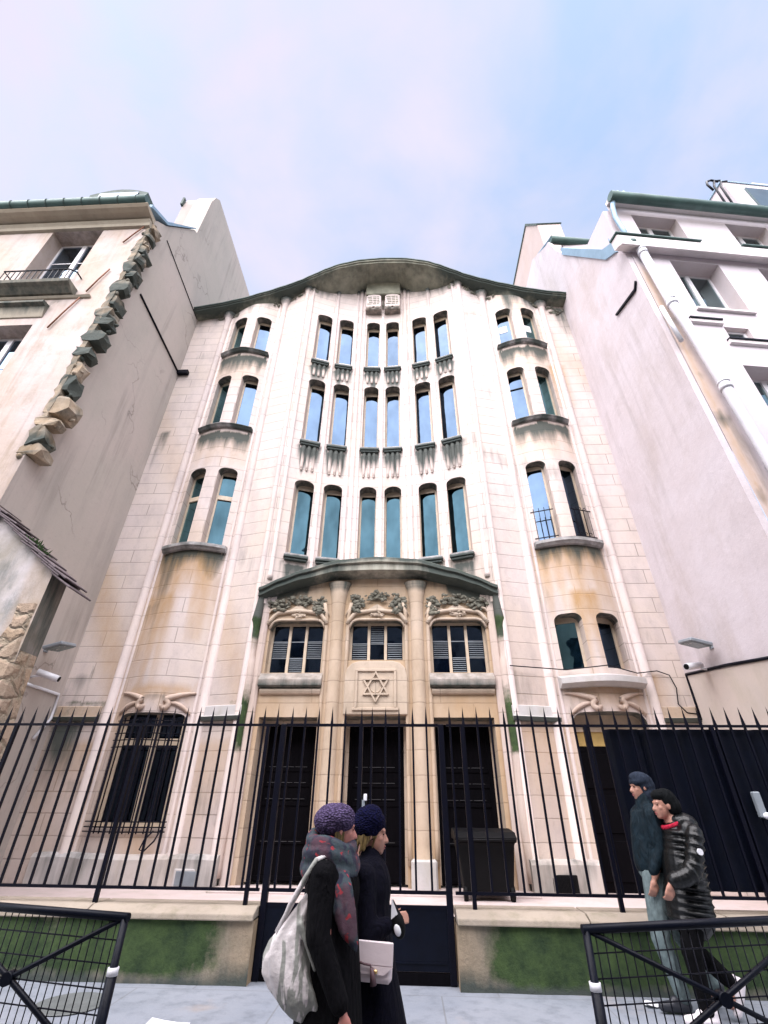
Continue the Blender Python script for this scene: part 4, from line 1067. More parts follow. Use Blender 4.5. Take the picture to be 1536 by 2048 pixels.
# roof behind the gutter, dormers
m = MB(); m.poly_x([(.04, 15.87), (3.0, 16.6), (3.0, 15.5), (0.04, 15.5)], .42, 9); m.xform(RM); m.build('roof', ZINC, RH)
m = MB(); m.poly_x([(6.62, 13.4), (6.62, 15.6), (7.85, 15.98), (7.85, 14.6)], 6.34, 6.95); m.build('side_wall', RFAC, RH)
dx0 = 5.55
m = MB(); m.poly_y([(dx0, 17.0), (dx0, 19.95), (7.9, 19.95), (7.9, 17.0)], .62, 3); m.xform(RM); dmr = m.build('dormer', RFAC, RH)
m = MB(); m.poly_y([(dx0-.05, 19.95), (dx0-.05, 20.0), (8.0, 20.0), (8.0, 19.95)], .585, 3); m.xform(RM); m.build('dormer_roof', BLUEZ, dmr)
m = MB(); m.box(6.2, 7.3, .56, .63, 18.3, 19.55); m.xform(RM); m.build('dormer_window', G_RIGHT, dmr)
m = MB(); m.poly_y([(7.35, 19.9), (7.35, 21.0), (9.5, 21.0), (9.5, 19.9)], .9, 3); m.xform(RM); m.build('upper_dormer', RFAC, RH)
m = MB()
for d_ in (0, .25):
    m.tube([(4.75+d_, .5, 17.2), (4.9+d_, .5, 19.2), (5.05+d_, .5, 19.6), (5.3+d_, .5, 19.7)], .035, 6)
m.tube([(4.75, .5, 18.9), (4.68, .5, 19.25), (4.75, .5, 19.5), (4.95, .5, 19.65), (5.2, .5, 19.6)], .035, 6)
m.xform(RM); m.build('roof_ladder', NAVY, RH)
m = MB(); m.tube([(6.44, 6.72, 12.03), (6.42, 7.7, 12.43)], .022, 6); m.tube([(6.44, 6.72, 12.03), (6.6, 6.55, 12.1)], .02, 6)
m = MB(); m.poly_x([(6.62, 12.16), (6.75, 12.02), (7.68, 12.40), (7.68, 12.46), (6.75, 12.09), (6.62, 12.22)], 6.27, 6.322); m.build('drip_flashing', IRON, RH)
# painted lower part of the party wall
m = MB(); m.poly_x([(7.0, .36), (7.0, 3.45), (10.02, 3.84), (10.02, .36)], 6.30, 6.322); m.build('painted_dado', plaster('cream_dado_render', (.55, .47, .42), (.50, .44, .40), (.42, .37, .30), 1, .2), RH)

# ------------------------------------------------------------------ old wall fragment on the left with tile coping
OW = thing('old_wall', 'crumbling wall end with flaking plaster and clay tile coping at the left edge', 'wall', (-5.8, 6.9, 0))
def ostain(x, z):
    return (.95*max(0, vn(x*3.1+z*.5)-.35) if z < 5.0 and x < -5.45 else .25*vn(z*3), .35*vn(z*1.3+2) if x > -5.5 else 0, .12)
def otop(x): return 4.74+(-5.13-x)*.80
m = MB(); strip_wall(m, -7.4, -5.13, lambda x: 2.5, otop, [], lambda x: 6.72, ostain, .2, .12)
n0 = len(m.v)
m.add([(-5.13, 6.72, .3), (-5.13, 7.12, .3), (-5.13, 7.12, otop(-5.13)), (-5.13, 6.72, otop(-5.13))], [(0, 1, 2, 3)])
m.add([(-5.13, 7.12, .3), (-7.4, 7.12, .3), (-7.4, 7.12, otop(-7.4)), (-5.13, 7.12, otop(-5.13))], [(0, 1, 2, 3)])
for i in range(n0, n0+4): m.st[i] = (.6, .3, .3)
m.build('plastered_wall', FLAKE, OW)
m = MB(); rings = []
rnd = random.Random(11)
for k in range(14):
    z = lerp(.3, 4.2, k/13); x1 = lerp(-4.50, -5.10, min(1, (z/2.6))) if z < 2.6 else lerp(-5.10, -5.14, (z-2.6)/1.6); x1 += rnd.uniform(-.03, .03)
    x0 = -7.4 if z < 2.6 else x1-.34+rnd.uniform(-.06, .06)
    rings.append([(x0, 6.70, z), (x1-.06, 6.69+rnd.uniform(-.015, .015), z), (x1, 6.74, z), (x1, 7.10, z), (x0, 7.10, z)])
m.loft(rings, False)
for i, p in enumerate(m.v): m.st[i] = (.25*vn(p[2]*4), .3*vn(p[2]*2), .1)
m.build('rubble_base', RUBBLE, OW)
rnd = random.Random(5)
for row in range(9):
    for lay in range(2):
        m = MB(); x = -4.86-row*.26-lay*.12; z = otop(x)+.035+lay*.06
        q = Matrix.Translation((x, 6.9, z)) @ Matrix.Rotation(math.atan(.8)+rnd.uniform(-.05, .05)-.12, 4, 'Y')
        m.box(-.24, .24, -.30, .30, -.014, .014, .008); m.xform(q); m.build('roof_tile', TILE, OW)
m = MB(); rnd = random.Random(2)
for k in range(150):
    t = rnd.random(); x = -5.62-rnd.uniform(-.16, .16); z = otop(x)+.10; a = rnd.uniform(0, 6.28); L = rnd.uniform(.05, .16); lx = math.cos(a)*L*.7
    y = 6.72+rnd.uniform(-.08, .2); w_ = .016
    p0 = Vector((x, y, z-.05)); p1 = Vector((x+lx, y+math.sin(a)*L*.5, z+L*rnd.uniform(-.2, .8)))
    sid = Vector((-math.sin(a)*w_, math.cos(a)*w_, 0)); mid = (p0+p1)/2+Vector((0, 0, .02))
    m.add([p0, mid+sid, p1, mid-sid], [(0, 1, 2, 3)])
tag(m.build('wall_plant', LEAF, None, (-5.62, 6.75, 5.2)), 'small green weed tuft growing on the clay tile coping', 'plant')

# ------------------------------------------------------------------ low walls, fence, gate, dark screen
def low_wall(name, x0, x1, label):
    t = thing(name, label, 'wall', ((x0+x1)/2, 6.6, 0))
    m = MB()
    def st(x, z):
        ms = min(1, 1.9*max(0, 1-abs(z-.31)/.36))*(.68+.45*vn(x*1.9+2))+.2*vn(x*5+z*9)-.1
        e = min(abs(x-x0), abs(x-x1)); edge = e if (x0 < -1.2 and abs(x-x1) < 1) or (x0 > 0 and abs(x-x0) < 1) else 9
        if edge < .5: ms *= max(0, (edge-.1)/.4)
        return (.5*max(0, 1-z/.2)+.35*vn(x*3+z*4), .25*max(0, 1-edge/.5), ms)
    strip_wall(m, x0, x1, lambda x: -.02, lambda x: .50, [], lambda x: 6.42+.008*math.sin(x*9), st, .08, .12)
    n0 = len(m.v); xe = x1 if x0 < 0 else x0
    m.add([(xe, 6.42, -.02), (xe, 6.86, -.02), (xe, 6.86, .5), (xe, 6.42, .5)], [(0, 1, 2, 3)]); m.add([(x0, 6.86, -.02), (x1, 6.86, -.02), (x1, 6.86, .5), (x0, 6.86, .5)], [(0, 1, 2, 3)])
    for i in range(n0, n0+4): m.st[i] = (.1, .5, .2)
    m.build('wall', WALLST, t)
    xs = [x0]; rnd = random.Random(int(x0*10))
    while xs[-1] < x1-.9: xs.append(min(x1, xs[-1]+rnd.uniform(1.1, 1.7)))
    xs[-1] = x1
    for a, b in zip(xs, xs[1:]):
        m = MB(); m.poly_x([(6.38, .495), (6.90, .52), (6.90, .60), (6.52, .60), (6.39, .55)], a+.006, b-.006)
        for i, p in enumerate(m.v): m.st[i] = (.12, .1, rnd.uniform(.15, .6) if p[1] < 6.5 else .15)
        m.build('coping_stone', COPING, t, bevel=.012)
    return t
low_wall('base_wall', -6.6, -1.0, 'low mossy stone wall left of the gate carrying the iron railing')
low_wall('base_wall', 1.14, 6.46, 'low mossy stone wall right of the gate carrying the iron railing')
FY = 6.6
pk = MB(); pk.box(-.012, .012, -.012, .012, 0, 1.72)
pk.add([(-.018, -.012, 1.70), (.018, -.012, 1.70), (.018, .012, 1.70), (-.018, .012, 1.70), (0, 0, 1.93)], [(0, 1, 4), (1, 2, 4), (2, 3, 4), (3, 0, 4), (3, 2, 1, 0)])
PKME = None
def picket(parent, x, z, y=FY):
    global PKME
    if PKME is None:
        o = pk.build('picket', IRON, parent); PKME = o.data
        # mesh was shifted by the root location; undo so that it can be shared
        for v in PKME.vertices: v.co += Vector(parent.location)
    else:
        o = bpy.data.objects.new('picket', PKME); COL.objects.link(o); o.parent = parent
    o.location = Vector((x, y, z))-Vector(parent.location)
    return o
def railing(name, x0, x1, posts, label):
    t = thing(name, label, 'railing', ((x0+x1)/2, FY, .6), 'iron railings on the low walls')
    for z in (.735, 2.43):
        m = MB(); m.box(x0, x1, FY-.016, FY+.016, z-.014, z+.014); m.build('rail', IRON, t)
    for x in posts:
        m = MB(); m.box(x-.022, x+.022, FY-.022, FY+.022, .58, 2.44); m.build('post', IRON, t)
    n = int((x1-x0)/.1765)
    for k in range(n+1): picket(t, x0+.05+k*.1765, .735)
    return t
railing('iron_railing', -6.58, -1.03, (-6.4, -4.6, -2.88, -1.17), 'black spiked iron railing standing left of the gate')
railing('iron_railing', 1.16, 6.42, (1.36, 2.93, 4.5, 6.2), 'black spiked iron railing standing right of the gate')
GT = thing('gate', 'tall black iron gate with spikes and solid lower panel between the two low walls', 'gate', (.06, FY, 0))
for x in (-.96, 1.09):
    m = MB(); m.box(x-.035, x+.035, FY-.035, FY+.035, 0, 2.44, .006); m.build('gate_post', IRON, GT)
for z in (.61, .735, 2.43):
    m = MB(); m.box(-.925, 1.055, FY-.018, FY+.018, z-.016, z+.016); m.build('rail', IRON, GT)
m = MB(); m.box(-.925, 1.055, FY-.012, FY+.012, .10, .594); m.box(-.90, 1.03, FY-.02, FY-.012, .16, .175); m.build('lower_panel', NAVY, GT)
m = MB(); m.box(-.925, 1.055, FY-.02, FY+.03, .0, .09); m.build('threshold', DOOR, GT)
m = MB(); m.box(.035, .085, FY-.028, FY+.028, .1, 2.42); m.build('stile', IRON, GT)
for k in range(11): 
    x = -.86+k*.1765
    if abs(x-.06) > .06: picket(GT, x, .735)
picket(GT, .06, .735)
m = MB(); m.box(.09, .15, FY-.05, FY+.02, 1.38, 1.64, .01); lk = m.build('lock_box', BLACKP, GT)
m = MB(); m.box(.10, .135, FY-.062, FY-.05, 1.42, 1.60); m.build('lock_plate', LOUV, lk)
m = MB(); m.box(.12, .16, FY-.085, FY-.05, 1.59, 1.66, .006); m.build('handle', WHITEP, lk)
# dark folded sheet behind the right railing
SC = thing('privacy_screen', 'black folded metal sheet screening the right end of the iron railing', 'screen', (5, 6.7, .7))
m = MB(); pts = []
x = 3.2; k = 0
fr_ = []
while x < 6.45:
    fr_ += [(x, 6.70), (x+.05, 6.66), (x+.40, 6.66), (x+.44, 6.70)]; x += .45
vs = [(a, b, z) for z in (.78, 2.40) for a, b in fr_]; n = len(fr_)
m.add(vs, [(i, i+1, n+i+1, n+i) for i in range(n-1)]); m.add([(a, b+.012, z) for a, b, z in vs], [(n+i, n+i+1, i+1, i) for i in range(n-1)])
m.build('sheet', NAVY, SC)
m = MB(); m.box(4.70, 4.78, 6.55, 6.62, 1.46, 1.72, .012); ic = m.build('intercom', LOUV, SC)
m = MB(); m.ball((4.77, 6.55, 1.48), (.05, .03, .035)); m.build('intercom_handle', WHITEP, ic)

# ------------------------------------------------------------------ pavement barriers
def barrier(label, A, B, z0=.36):
    """A, B: upper corners of the frame (world), the frame stands upright between them"""
    A, B = Vector(A), Vector(B); c = (A+B)/2
    t = thing('pedestrian_barrier', label, 'barrier', (c.x, c.y, 0), 'steel barriers along the kerb')
    d = (B-A); L = d.length; u = d.normalized()
    P = lambda a, z: (A.x+u.x*a, A.y+u.y*a, z+(A.z-.96)+u.z*a)
    m = MB(); m.tube([P(-.02, .96), P(L+.02, .96)], .022, 10); m.tube([P(0, z0), P(L, z0)], .016, 8); m.build('frame_rail', NAVY, t)
    for a in (0, L):
        m = MB(); m.tube([P(a, -.0), P(a, .955)], .021, 10); po = m.build('post', NAVY, t)
        m = MB(); m.tube([P(a-.0, 0), P(a, .72)], .028, 10); m.build('sleeve', NAVY, po)
        m = MB(); m.tube([P(a, .715), P(a, .75)], .0295, 10); m.build('reflective_band', WHITEP, po)
    zc = (z0+.96)/2
    for a0, z_0, a1, z_1 in ((0.02, .95, L-.02, z0), (0.02, z0, L-.02, .95)):
        m = MB(); m.tube([P(a0, z_0), P((a0+a1)/2, zc), P(a1, z_1)], .0145, 6); m.build('brace', NAVY, t)
    m = MB(); q = P(L/2, zc); m.tube([(q[0], q[1]-.03, q[2]), (q[0], q[1]+.03, q[2])], .032, 14); m.build('hub', NAVY, t)
    m = MB(); n = int(L/.048)
    for k in range(1, n):
        p, q = P(L*k/n, z0), P(L*k/n, .95); m.tube([p, q], .0036, 4)
    for k in range(1, 6):
        z = lerp(z0, .96, k/6) if k > 1 else z0+.1
        m.tube([P(0, z), P(L, z)], .0036, 4)
    m.build('mesh_panel', IRON, t)
    return t
barrier('black mesh barrier with crossed braces at the bottom left corner', (-2.28, 3.67, .985), (-.985, 3.45, .965))
barrier('black mesh barrier with crossed braces at the bottom right in front of the men', (1.625, 3.45, .955), (2.98, 3.60, 1.0))

# ------------------------------------------------------------------ small fittings on the party walls
def floodlight(x, y, z, s, label):
    t = thing('floodlight', label, 'lamp', (x, y, z), 'floodlights on the party walls')
    m = MB(); m.tube([(x, y, z), (x+s*.14, y, z+.03)], .022, 6); m.box(x-.01, x+.02, y-.05, y+.05, z-.06, z+.06); m.build('bracket', LOUV, t)
    q = Matrix.Translation((x+s*.30, y-.05, z+.03)) @ Matrix.Rotation(s*-.28, 4, 'Y') @ Matrix.Rotation(.18, 4, 'X')
    m = MB(); m.box(-.19, .19, -.24, .24, -.03, .04, .015); m.xform(q); m.build('housing', LOUV, t)
    m = MB(); m.box(-.16, .16, -.21, .21, -.038, -.031); m.xform(q); m.build('lamp_glass', GREYP, t)
    return t
floodlight(-6.59, 9.05, 4.17, 1, 'flat grey floodlight on the left beige party wall')
floodlight(6.31, 8.85, 4.12, -1, 'flat grey floodlight on the right pale party wall')
def camera_(x, y, z, s, dirv, label):
    t = thing('security_camera', label, 'camera', (x, y, z), 'security cameras on the party walls')
    d = Vector(dirv).normalized(); a = Vector((x+s*.16, y, z)); b = a+d*.36
    m = MB(); m.tube([(x, y, z-.08), (x+s*.1, y, z-.06), tuple(a+d*.14)], .022, 6); m.build('bracket', WHITEP, t)
    m = MB(); m.tube([tuple(a-d*.05), tuple(b)], .062, 12); m.build('housing', WHITEP, t)
    m = MB(); m.tube([tuple(b-d*.03), tuple(b+d*.012)], .05, 12); m.build('lens', BLACKP, t)
camera_(-6.59, 8.95, 3.68, 1, (.75, .25, -.22), 'white security camera under the floodlight on the left party wall')
camera_(6.31, 9.15, 3.84, -1, (-.75, -.35, -.15), 'white security camera under the floodlight on the right party wall')
def cable(pts, r, label, mat=IRON, loc=None):
    m = MB(); m.tube(pts, r, 6); return tag(m.build('cable', mat, None, pts[0]), label, 'cable')
cable([(6.29, 7.4, 3.52), (6.29, 8.6, 3.70), (6.29, 9.9, 3.85), (6.29, 9.9, 3.4), (6.29, 9.9, 3.0)], .028, 'thick dark cable stepping along the right party wall below the camera')
m = MB(); m.tube([(-6.57, 8.8, 3.46), (-6.57, 9.85, 3.46), (-6.57, 9.88, 3.0), (-6.57, 9.6, 2.6)], .03, 6); tag(m.build('cable', WHITEP, None, (-6.57, 8.8, 3.46)), 'white cable duct on the left party wall below the camera', 'cable')
cable([(2.75, Yp(2.75)-.1, 3.98), (3.9, Yp(3.9)-.08, 3.93), (4.6, Yp(4.6)-.30, 3.92), (5.3, Yp(5.3)-.12, 3.86), (5.75, 9.93, 3.93), (5.98, 9.95, 3.85), (6.04, 9.95, 3.6), (5.98, 9.95, 3.3), (6.1, 9.95, 3.14), (6.29, 9.95, 3.12)], .011, 'thin black wire drooping across the sill of the low right windows')
cable([(-3.78, Yp(-3.78)-.08, 1.16), (-3.83, Yp(-3.8)-.12, 1.0), (-3.95, Yp(-3.9)-.13, .86), (-4.02, Yp(-4)-.12, .88), (-3.98, Yp(-4)-.1, 1.02), (-3.88, Yp(-3.9)-.08, 1.15)], .014, 'loop of black hose hanging below the grilled window')

# ------------------------------------------------------------------ bin, manhole cover, litter
BN = thing('wheeled_bin', 'black wheeled bin with a lid in front of the right dark door', 'bin', (1.85, 9.25, .36))
m = MB(); rings = []
for z, wd, dp in ((.46, .34, .24), (.5, .37, .26), (1.05, .44, .31), (1.10, .46, .33)): rings.append([(1.85-wd, 9.25-dp, z), (1.85+wd, 9.25-dp, z), (1.85+wd, 9.25+dp, z), (1.85-wd, 9.25+dp, z)])
m.loft(rings, False); m.build('bin_body', BLACKP, BN, bevel=.02)
m = MB(); m.poly_x([(8.89, 1.11), (8.87, 1.15), (9.0, 1.22), (9.5, 1.26), (9.62, 1.2), (9.62, 1.11)], 1.37, 2.33); m.build('lid', BLACKP, BN, bevel=.012)
m = MB(); m.tube([(1.42, 8.86, 1.10), (1.40, 8.80, 1.12), (2.30, 8.80, 1.12), (2.28, 8.86, 1.10)], .02, 8); m.build('handle', BLACKP, BN)
for x in (1.5, 2.2):
    m = MB(); m.tube([(x-.03, 9.05, .46), (x+.03, 9.05, .46)], .1, 14); m.build('wheel', BLACKP, BN)
m = MB(); m.lathe((-2.42, 5.80, 0), [(.0, .0), (.30, .0), (.31, .003), (.30, .006), (.27, .007), (.26, .004), (.0, .004)], 28); tag(m.build('manhole_cover', simple('cast_iron', (.12, .13, .13), .6, var=.3, bump=.5), None, (-2.42, 5.8, 0)), 'round grey iron cover in the pavement behind the left barrier', 'manhole cover')
def litter(x, y, s, label, seed):
    rnd = random.Random(seed); m = MB(); vs = []
    for j in range(4):
        for i in range(4): vs.append((x+(i-1.5)*s/3+rnd.uniform(-.01, .01), y+(j-1.5)*s/4+rnd.uniform(-.01, .01), .004+rnd.uniform(0, .03)))
    m.add(vs, [(j*4+i, j*4+i+1, j*4+i+5, j*4+i+4) for j in range(3) for i in range(3)], False); tag(m.build('paper_scrap', WHITEP, None, (x, y, 0)), label, 'litter')
litter(2.87, 6.15, .13, 'scrap of white paper on the pavement behind the right barrier', 1)
litter(-1.34, 5.30, .34, 'crumpled white paper lying on the pavement at the bottom edge', 4)

# ------------------------------------------------------------------ people
def hand(m, wrist, dirv, palm_n, s=1.0, curl=.6, thumb=1):
    """palm, four fingers of different lengths bent at the knuckles, and a thumb from the side of the palm"""
    w, d, n = Vector(wrist), Vector(dirv).normalized(), Vector(palm_n).normalized(); sd = d.cross(n).normalized()
    c = w+d*.045*s
    m.capsule(tuple(w), tuple(w+d*.03*s), .022*s, .026*s, 8)
    for k in range(4):
        o = (k-1.5)*.018*s; L = (.062, .072, .068, .052)[k]*s
        a = w+d*.025*s+sd*o*.7; b = w+d*.085*s+sd*o
        m.capsule(tuple(a), tuple(b), .0125*s, .011*s, 7)
        e = b+(d*math.cos(curl*.6)+n*math.sin(curl*.6))*L*.5; f = e+(d*math.cos(curl*1.5)+n*math.sin(curl*1.5))*L*.5
        m.capsule(tuple(b), tuple(e), .0088*s, .0082*s, 7); m.capsule(tuple(e), tuple(f), .008*s, .007*s, 7)
    a = w+d*.03*s+sd*thumb*-.024*s; b = a+(d*.6-sd*thumb*.55+n*.4).normalized()*.035*s; e = b+(d*.8-sd*thumb*.1+n*.5).normalized()*.032*s
    m.capsule(tuple(a), tuple(b), .012*s, .0105*s, 7); m.capsule(tuple(b), tuple(e), .0095*s, .008*s, 7)
def headshape(m, c, f, s=1.0):
    """c: centre of the skull, f: facing direction"""
    f = Vector(f).normalized(); up = Vector((0, 0, 1)); side = f.cross(up).normalized(); up = side.cross(f)
    rot = Matrix((f, -side, up)).transposed()
    T = lambda a, b, h: tuple(Vector(c)+f*a*s+side*b*s+up*h*s)
    m.ball(T(-.012, 0, .02), (.098*s, .076*s, .100*s), 14, 10, rot)            # cranium
    m.ball(T(.030, 0, -.045), (.064*s, .060*s, .082*s), 12, 9, rot)            # face
    m.ball(T(.062, 0, -.102), (.026*s, .030*s, .022*s), 10, 7, rot)            # chin
    m.capsule(T(.088, 0, -.008), T(.108, 0, -.046), .010*s, .0135*s, 8)          # nose
    m.ball(T(.100, .010, -.049), .010*s, 8, 5); m.ball(T(.100, -.010, -.049), .010*s, 8, 5)
    m.ball(T(.080, 0, .012), (.018*s, .052*s, .012*s), 10, 6, rot)              # brow
    m.ball(T(.086, 0, -.073), (.012*s, .024*s, .006*s), 10, 6, rot); m.ball(T(.083, 0, -.086), (.012*s, .021*s, .007*s), 10, 6, rot)
    for q in (-1, 1):
        m.ball(T(.058, q*.034, -.035), (.024*s, .024*s, .024*s), 8, 6); m.ball(T(.076, q*.031, -.008), (.009*s, .013*s, .009*s), 8, 5, rot)
        m.ball(T(-.006, q*.078, -.020), (.018*s, .009*s, .030*s), 8, 6, rot)
    m.capsule(T(-.025, 0, -.06), T(-.035, 0, -.16), .050*s, .055*s, 12)
    return T, rot
def features(T, rot, s, parent):
    for q in (-1, 1):
        m = MB(); m.ball(T(.0815, q*.031, -.009), (.006*s, .011*s, .0055*s), 8, 5, rot); m.build('eye', HAIRD, parent)
    m = MB(); m.ball(T(.0945, 0, -.0735), (.006*s, .021*s, .0045*s), 10, 5, rot); m.ball(T(.0915, 0, -.086), (.006*s, .018*s, .005*s), 10, 5, rot); m.build('lips', simple('lip_skin', (.42, .12, .12), .45), parent)

# --- woman with the purple hat
W1 = thing('person', 'woman in a purple knitted hat, patterned scarf and long black coat walking right', 'person', (.22, 3.5, 0), 'people walking past')
c1 = (.225, 3.50, 1.405)
b = MB(); T1, r1 = headshape(b, c1, (1, .28, -.04), .98)
b.ball((.20, 3.5, 1.05), (.13, .17, .22)); b.ball((.21, 3.5, .80), (.14, .17, .18)); b.capsule((.19, 3.5, 1.26), (.20, 3.5, 1.1), .06, .12)
for q, dx in ((-1, -.03), (1, .09)):
    b.capsule((.21, 3.5+q*.08, .78), (.22+dx, 3.5+q*.08, .42), .085, .055); b.capsule((.22+dx, 3.5+q*.08, .42), (.20+dx*1.6, 3.5+q*.08, .08), .052, .035); b.capsule((.20+dx*1.6, 3.5+q*.08, .045), (.36+dx*1.6, 3.5+q*.08, .035), .035, .03)
b.capsule((.17, 3.33, 1.17), (.20, 3.26, .92), .05, .04); b.capsule((.20, 3.26, .92), (.315, 3.235, .68), .038, .027)
hand(b, (.322, 3.232, .655), (.28, .0, -1), (0.0, 1, 0.0), .95, .8, 1)
w1b = b.blob('body', SKIN2, W1, voxel=.0075, smooth=2)
features(T1, r1, .98, W1)
b = MB()
b.capsule((.18, 3.36, 1.19), (.18, 3.64, 1.19), .075, .075, 14); b.ball((.20, 3.5, 1.10), (.165, .215, .20), 16, 10); b.ball((.20, 3.5, .90), (.165, .195, .22), 16, 10)
b.loft([[(.205+dx+rx*math.cos(a), 3.5+ry*math.sin(a)*(1+.05*math.sin(5*a)), z) for a in [2*math.pi*k/28 for k in range(28)]] for z, rx, ry, dx in ((.16, .235, .27, .0), (.30, .222, .26, .0), (.55, .182, .232, .01), (.75, .170, .21, .005), (.95, .160, .195, -.005), (1.15, .15, .19, -.015))])
b.capsule((.16, 3.32, 1.18), (.17, 3.26, .93), .078, .068); b.capsule((.17, 3.26, .93), (.30, 3.235, .69), .066, .05)
b.capsule((.16, 3.68, 1.18), (.18, 3.73, .93), .078, .068); b.capsule((.18, 3.73, .93), (.34, 3.68, .75), .066, .055)
b.capsule((.19, 3.5, 1.20), (.2, 3.5, 1.27), .10, .08)
b.blob('coat', COAT1, W1, voxel=.013, smooth=3)
b = MB(); rot = Matrix.Rotation(.30, 3, 'Y')
b.ball((.205, 3.5, 1.455), (.118, .125, .078), 18, 10, rot); b.ball((.17, 3.5, 1.43), (.115, .12, .085), 18, 10, rot); b.ball((.235, 3.5, 1.475), (.09, .105, .06), 14, 8, rot)
b.ball((.15, 3.5, 1.475), (.07, .08, .055), 14, 8)
hb = b.blob('hat', HATP, W1, voxel=.010, smooth=2)
b = MB()
for k in range(9):
    a = -1.9+k*.42; b.capsule((.19+.055*math.cos(a)+.02, 3.5+.085*math.sin(a)*-1, 1.385), (.19+.055*math.cos(a)+.02, 3.5+.088*math.sin(a)*-1, 1.29), .012, .008, 6)
b.blob('hair', HAIRB, W1, voxel=.008, smooth=2)
b = MB(); ring = []
for turn, (rr, z0, th) in enumerate(((.125, 1.255, .055), (.118, 1.325, .045), (.135, 1.215, .05))):
    pts = [(.18+rr*math.cos(a), 3.5+rr*1.05*math.sin(a), z0+.028*math.cos(a+2.6+turn)+.012*math.sin(3*a)) for a in [2*math.pi*k/20 for k in range(21)]]
    b.tube(pts, th, 9)
b.capsule((.08, 3.46, 1.31), (.07, 3.44, 1.26), .055, .05)
for k in range(5):
    o_ = (k-2)*.021
    b.tube([(.255+o_*.6, 3.375-.01*(k % 2), 1.21), (.275+o_, 3.325-.012*(k % 2), 1.13), (.298+o_*1.1, 3.305-.014*(k % 2), 1.03), (.325+o_*.9, 3.298-.012*(k % 2), .955-.012*k), (.338+o_*.8, 3.298, .92-.014*k)], [.021, .0225, .021, .019, .008], 7)
b.blob('scarf', SCARF, W1, voxel=.010, smooth=2)
# tote bag on her shoulder
TB = thing('tote_bag', 'bulging pale fabric bag with painted grey fold shading, hanging behind the woman in the purple hat', 'bag', (.03, 3.34, .7))
b = MB(); rings = []
for z, xc, rx, ry in ((1.09, .095, .020, .03), (1.03, .065, .045, .045), (.97, .03, .08, .055), (.91, .005, .105, .07), (.85, .0, .125, .085), (.79, .02, .135, .092), (.73, .055, .132, .092), (.675, .09, .115, .082), (.635, .115, .085, .06), (.615, .125, .04, .03)):
    ring = []
    for k in range(40):
        a = 2*math.pi*k/40; f_ = 1+.10*math.sin(6*a+z*9)*min(1, (z-.6)*6)+.05*math.sin(11*a-z*14); ring.append((xc+rx*math.cos(a)*f_, 3.335+ry*math.sin(a)*f_, z+.02*math.sin(3*a+z*8)))
    rings.append(ring)
b.loft(rings)
b.capsule((.02, 3.28, .93), (.13, 3.262, .70), .016, .01); b.capsule((-.06, 3.29, .88), (.02, 3.262, .68), .014, .01); b.capsule((.07, 3.27, .98), (.16, 3.28, .80), .016, .01)
b.blob('bag_body', TOTE, TB, voxel=.007, smooth=1)
for q, yy in ((0, 3.30), (1, 3.36)):
    m = MB(); m.tube([(-.055-.02*q, yy, .93), (.0, yy-.01, 1.06), (.075, yy-.02, 1.18), (.125, yy-.0, 1.255), (.17, yy+.03, 1.27), (.2, yy+.05, 1.2), (.16, yy, 1.05), (.13, yy-.01, .92)], .014, 6); m.build('strap', TOTE, TB)

# --- woman with the navy hat
W2 = thing('person', 'woman in a navy knitted hat and dark navy coat walking right beside her friend', 'person', (.42, 3.8, 0), 'people walking past')
c2 = (.405, 3.80, 1.375)
b = MB(); T2, r2_ = headshape(b, c2, (1, .06, -.05), 1.0)
b.ball((.40, 3.8, 1.03), (.12, .16, .22)); b.ball((.41, 3.8, .78), (.13, .16, .18)); b.capsule((.375, 3.8, 1.23), (.39, 3.8, 1.08), .055, .11)
for q, dx in ((-1, .10), (1, -.05)):
    b.capsule((.41, 3.8+q*.08, .76), (.42+dx, 3.8+q*.08, .41), .085, .055); b.capsule((.42+dx, 3.8+q*.08, .41), (.40+dx*1.6, 3.8+q*.08, .08), .052, .035); b.capsule((.40+dx*1.6, 3.8+q*.08, .045), (.56+dx*1.6, 3.8+q*.08, .035), .035, .03)
b.capsule((.39, 3.64, 1.14), (.41, 3.58, .88), .045, .036); b.capsule((.41, 3.58, .88), (.52, 3.60, .93), .034, .026)
hand(b, (.54, 3.60, .945), (1, .1, .25), (0, 1, -.2), .92, 1.0, -1)
b.blob('body', SKIN, W2, voxel=.0075, smooth=2)
features(T2, r2_, 1.0, W2)
b = MB()
b.capsule((.38, 3.67, 1.16), (.38, 3.93, 1.16), .07, .07, 14); b.ball((.40, 3.8, 1.08), (.14, .20, .19), 16, 10)
b.loft([[(.41+dx+rx*math.cos(a), 3.8+ry*math.sin(a)*(1+.05*math.sin(5*a)), z) for a in [2*math.pi*k/28 for k in range(28)]] for z, rx, ry, dx in ((.14, .27, .27, .02), (.30, .245, .25, .015), (.55, .19, .22, .01), (.75, .15, .195, .0), (.95, .13, .18, -.005), (1.13, .125, .18, -.015))])
b.capsule((.38, 3.63, 1.15), (.40, 3.57, .88), .072, .062); b.capsule((.40, 3.57, .88), (.52, 3.60, .93), .06, .046)
b.capsule((.38, 3.97, 1.15), (.40, 4.02, .88), .072, .062); b.capsule((.40, 4.02, .88), (.53, 3.98, .86), .06, .046)
b.capsule((.385, 3.8, 1.17), (.395, 3.8, 1.25), .095, .075)
b.blob('coat', COAT2, W2, voxel=.013, smooth=3)
b = MB(); b.ball((.395, 3.8, 1.44), (.108, .112, .085), 18, 10, Matrix.Rotation(.30, 3, 'Y')); b.ball((.37, 3.8, 1.405), (.108, .112, .09), 18, 10, Matrix.Rotation(.45, 3, 'Y')); b.ball((.40, 3.8, 1.475), (.08, .09, .06), 14, 8)
b.blob('hat', HATN, W2, voxel=.010, smooth=2)
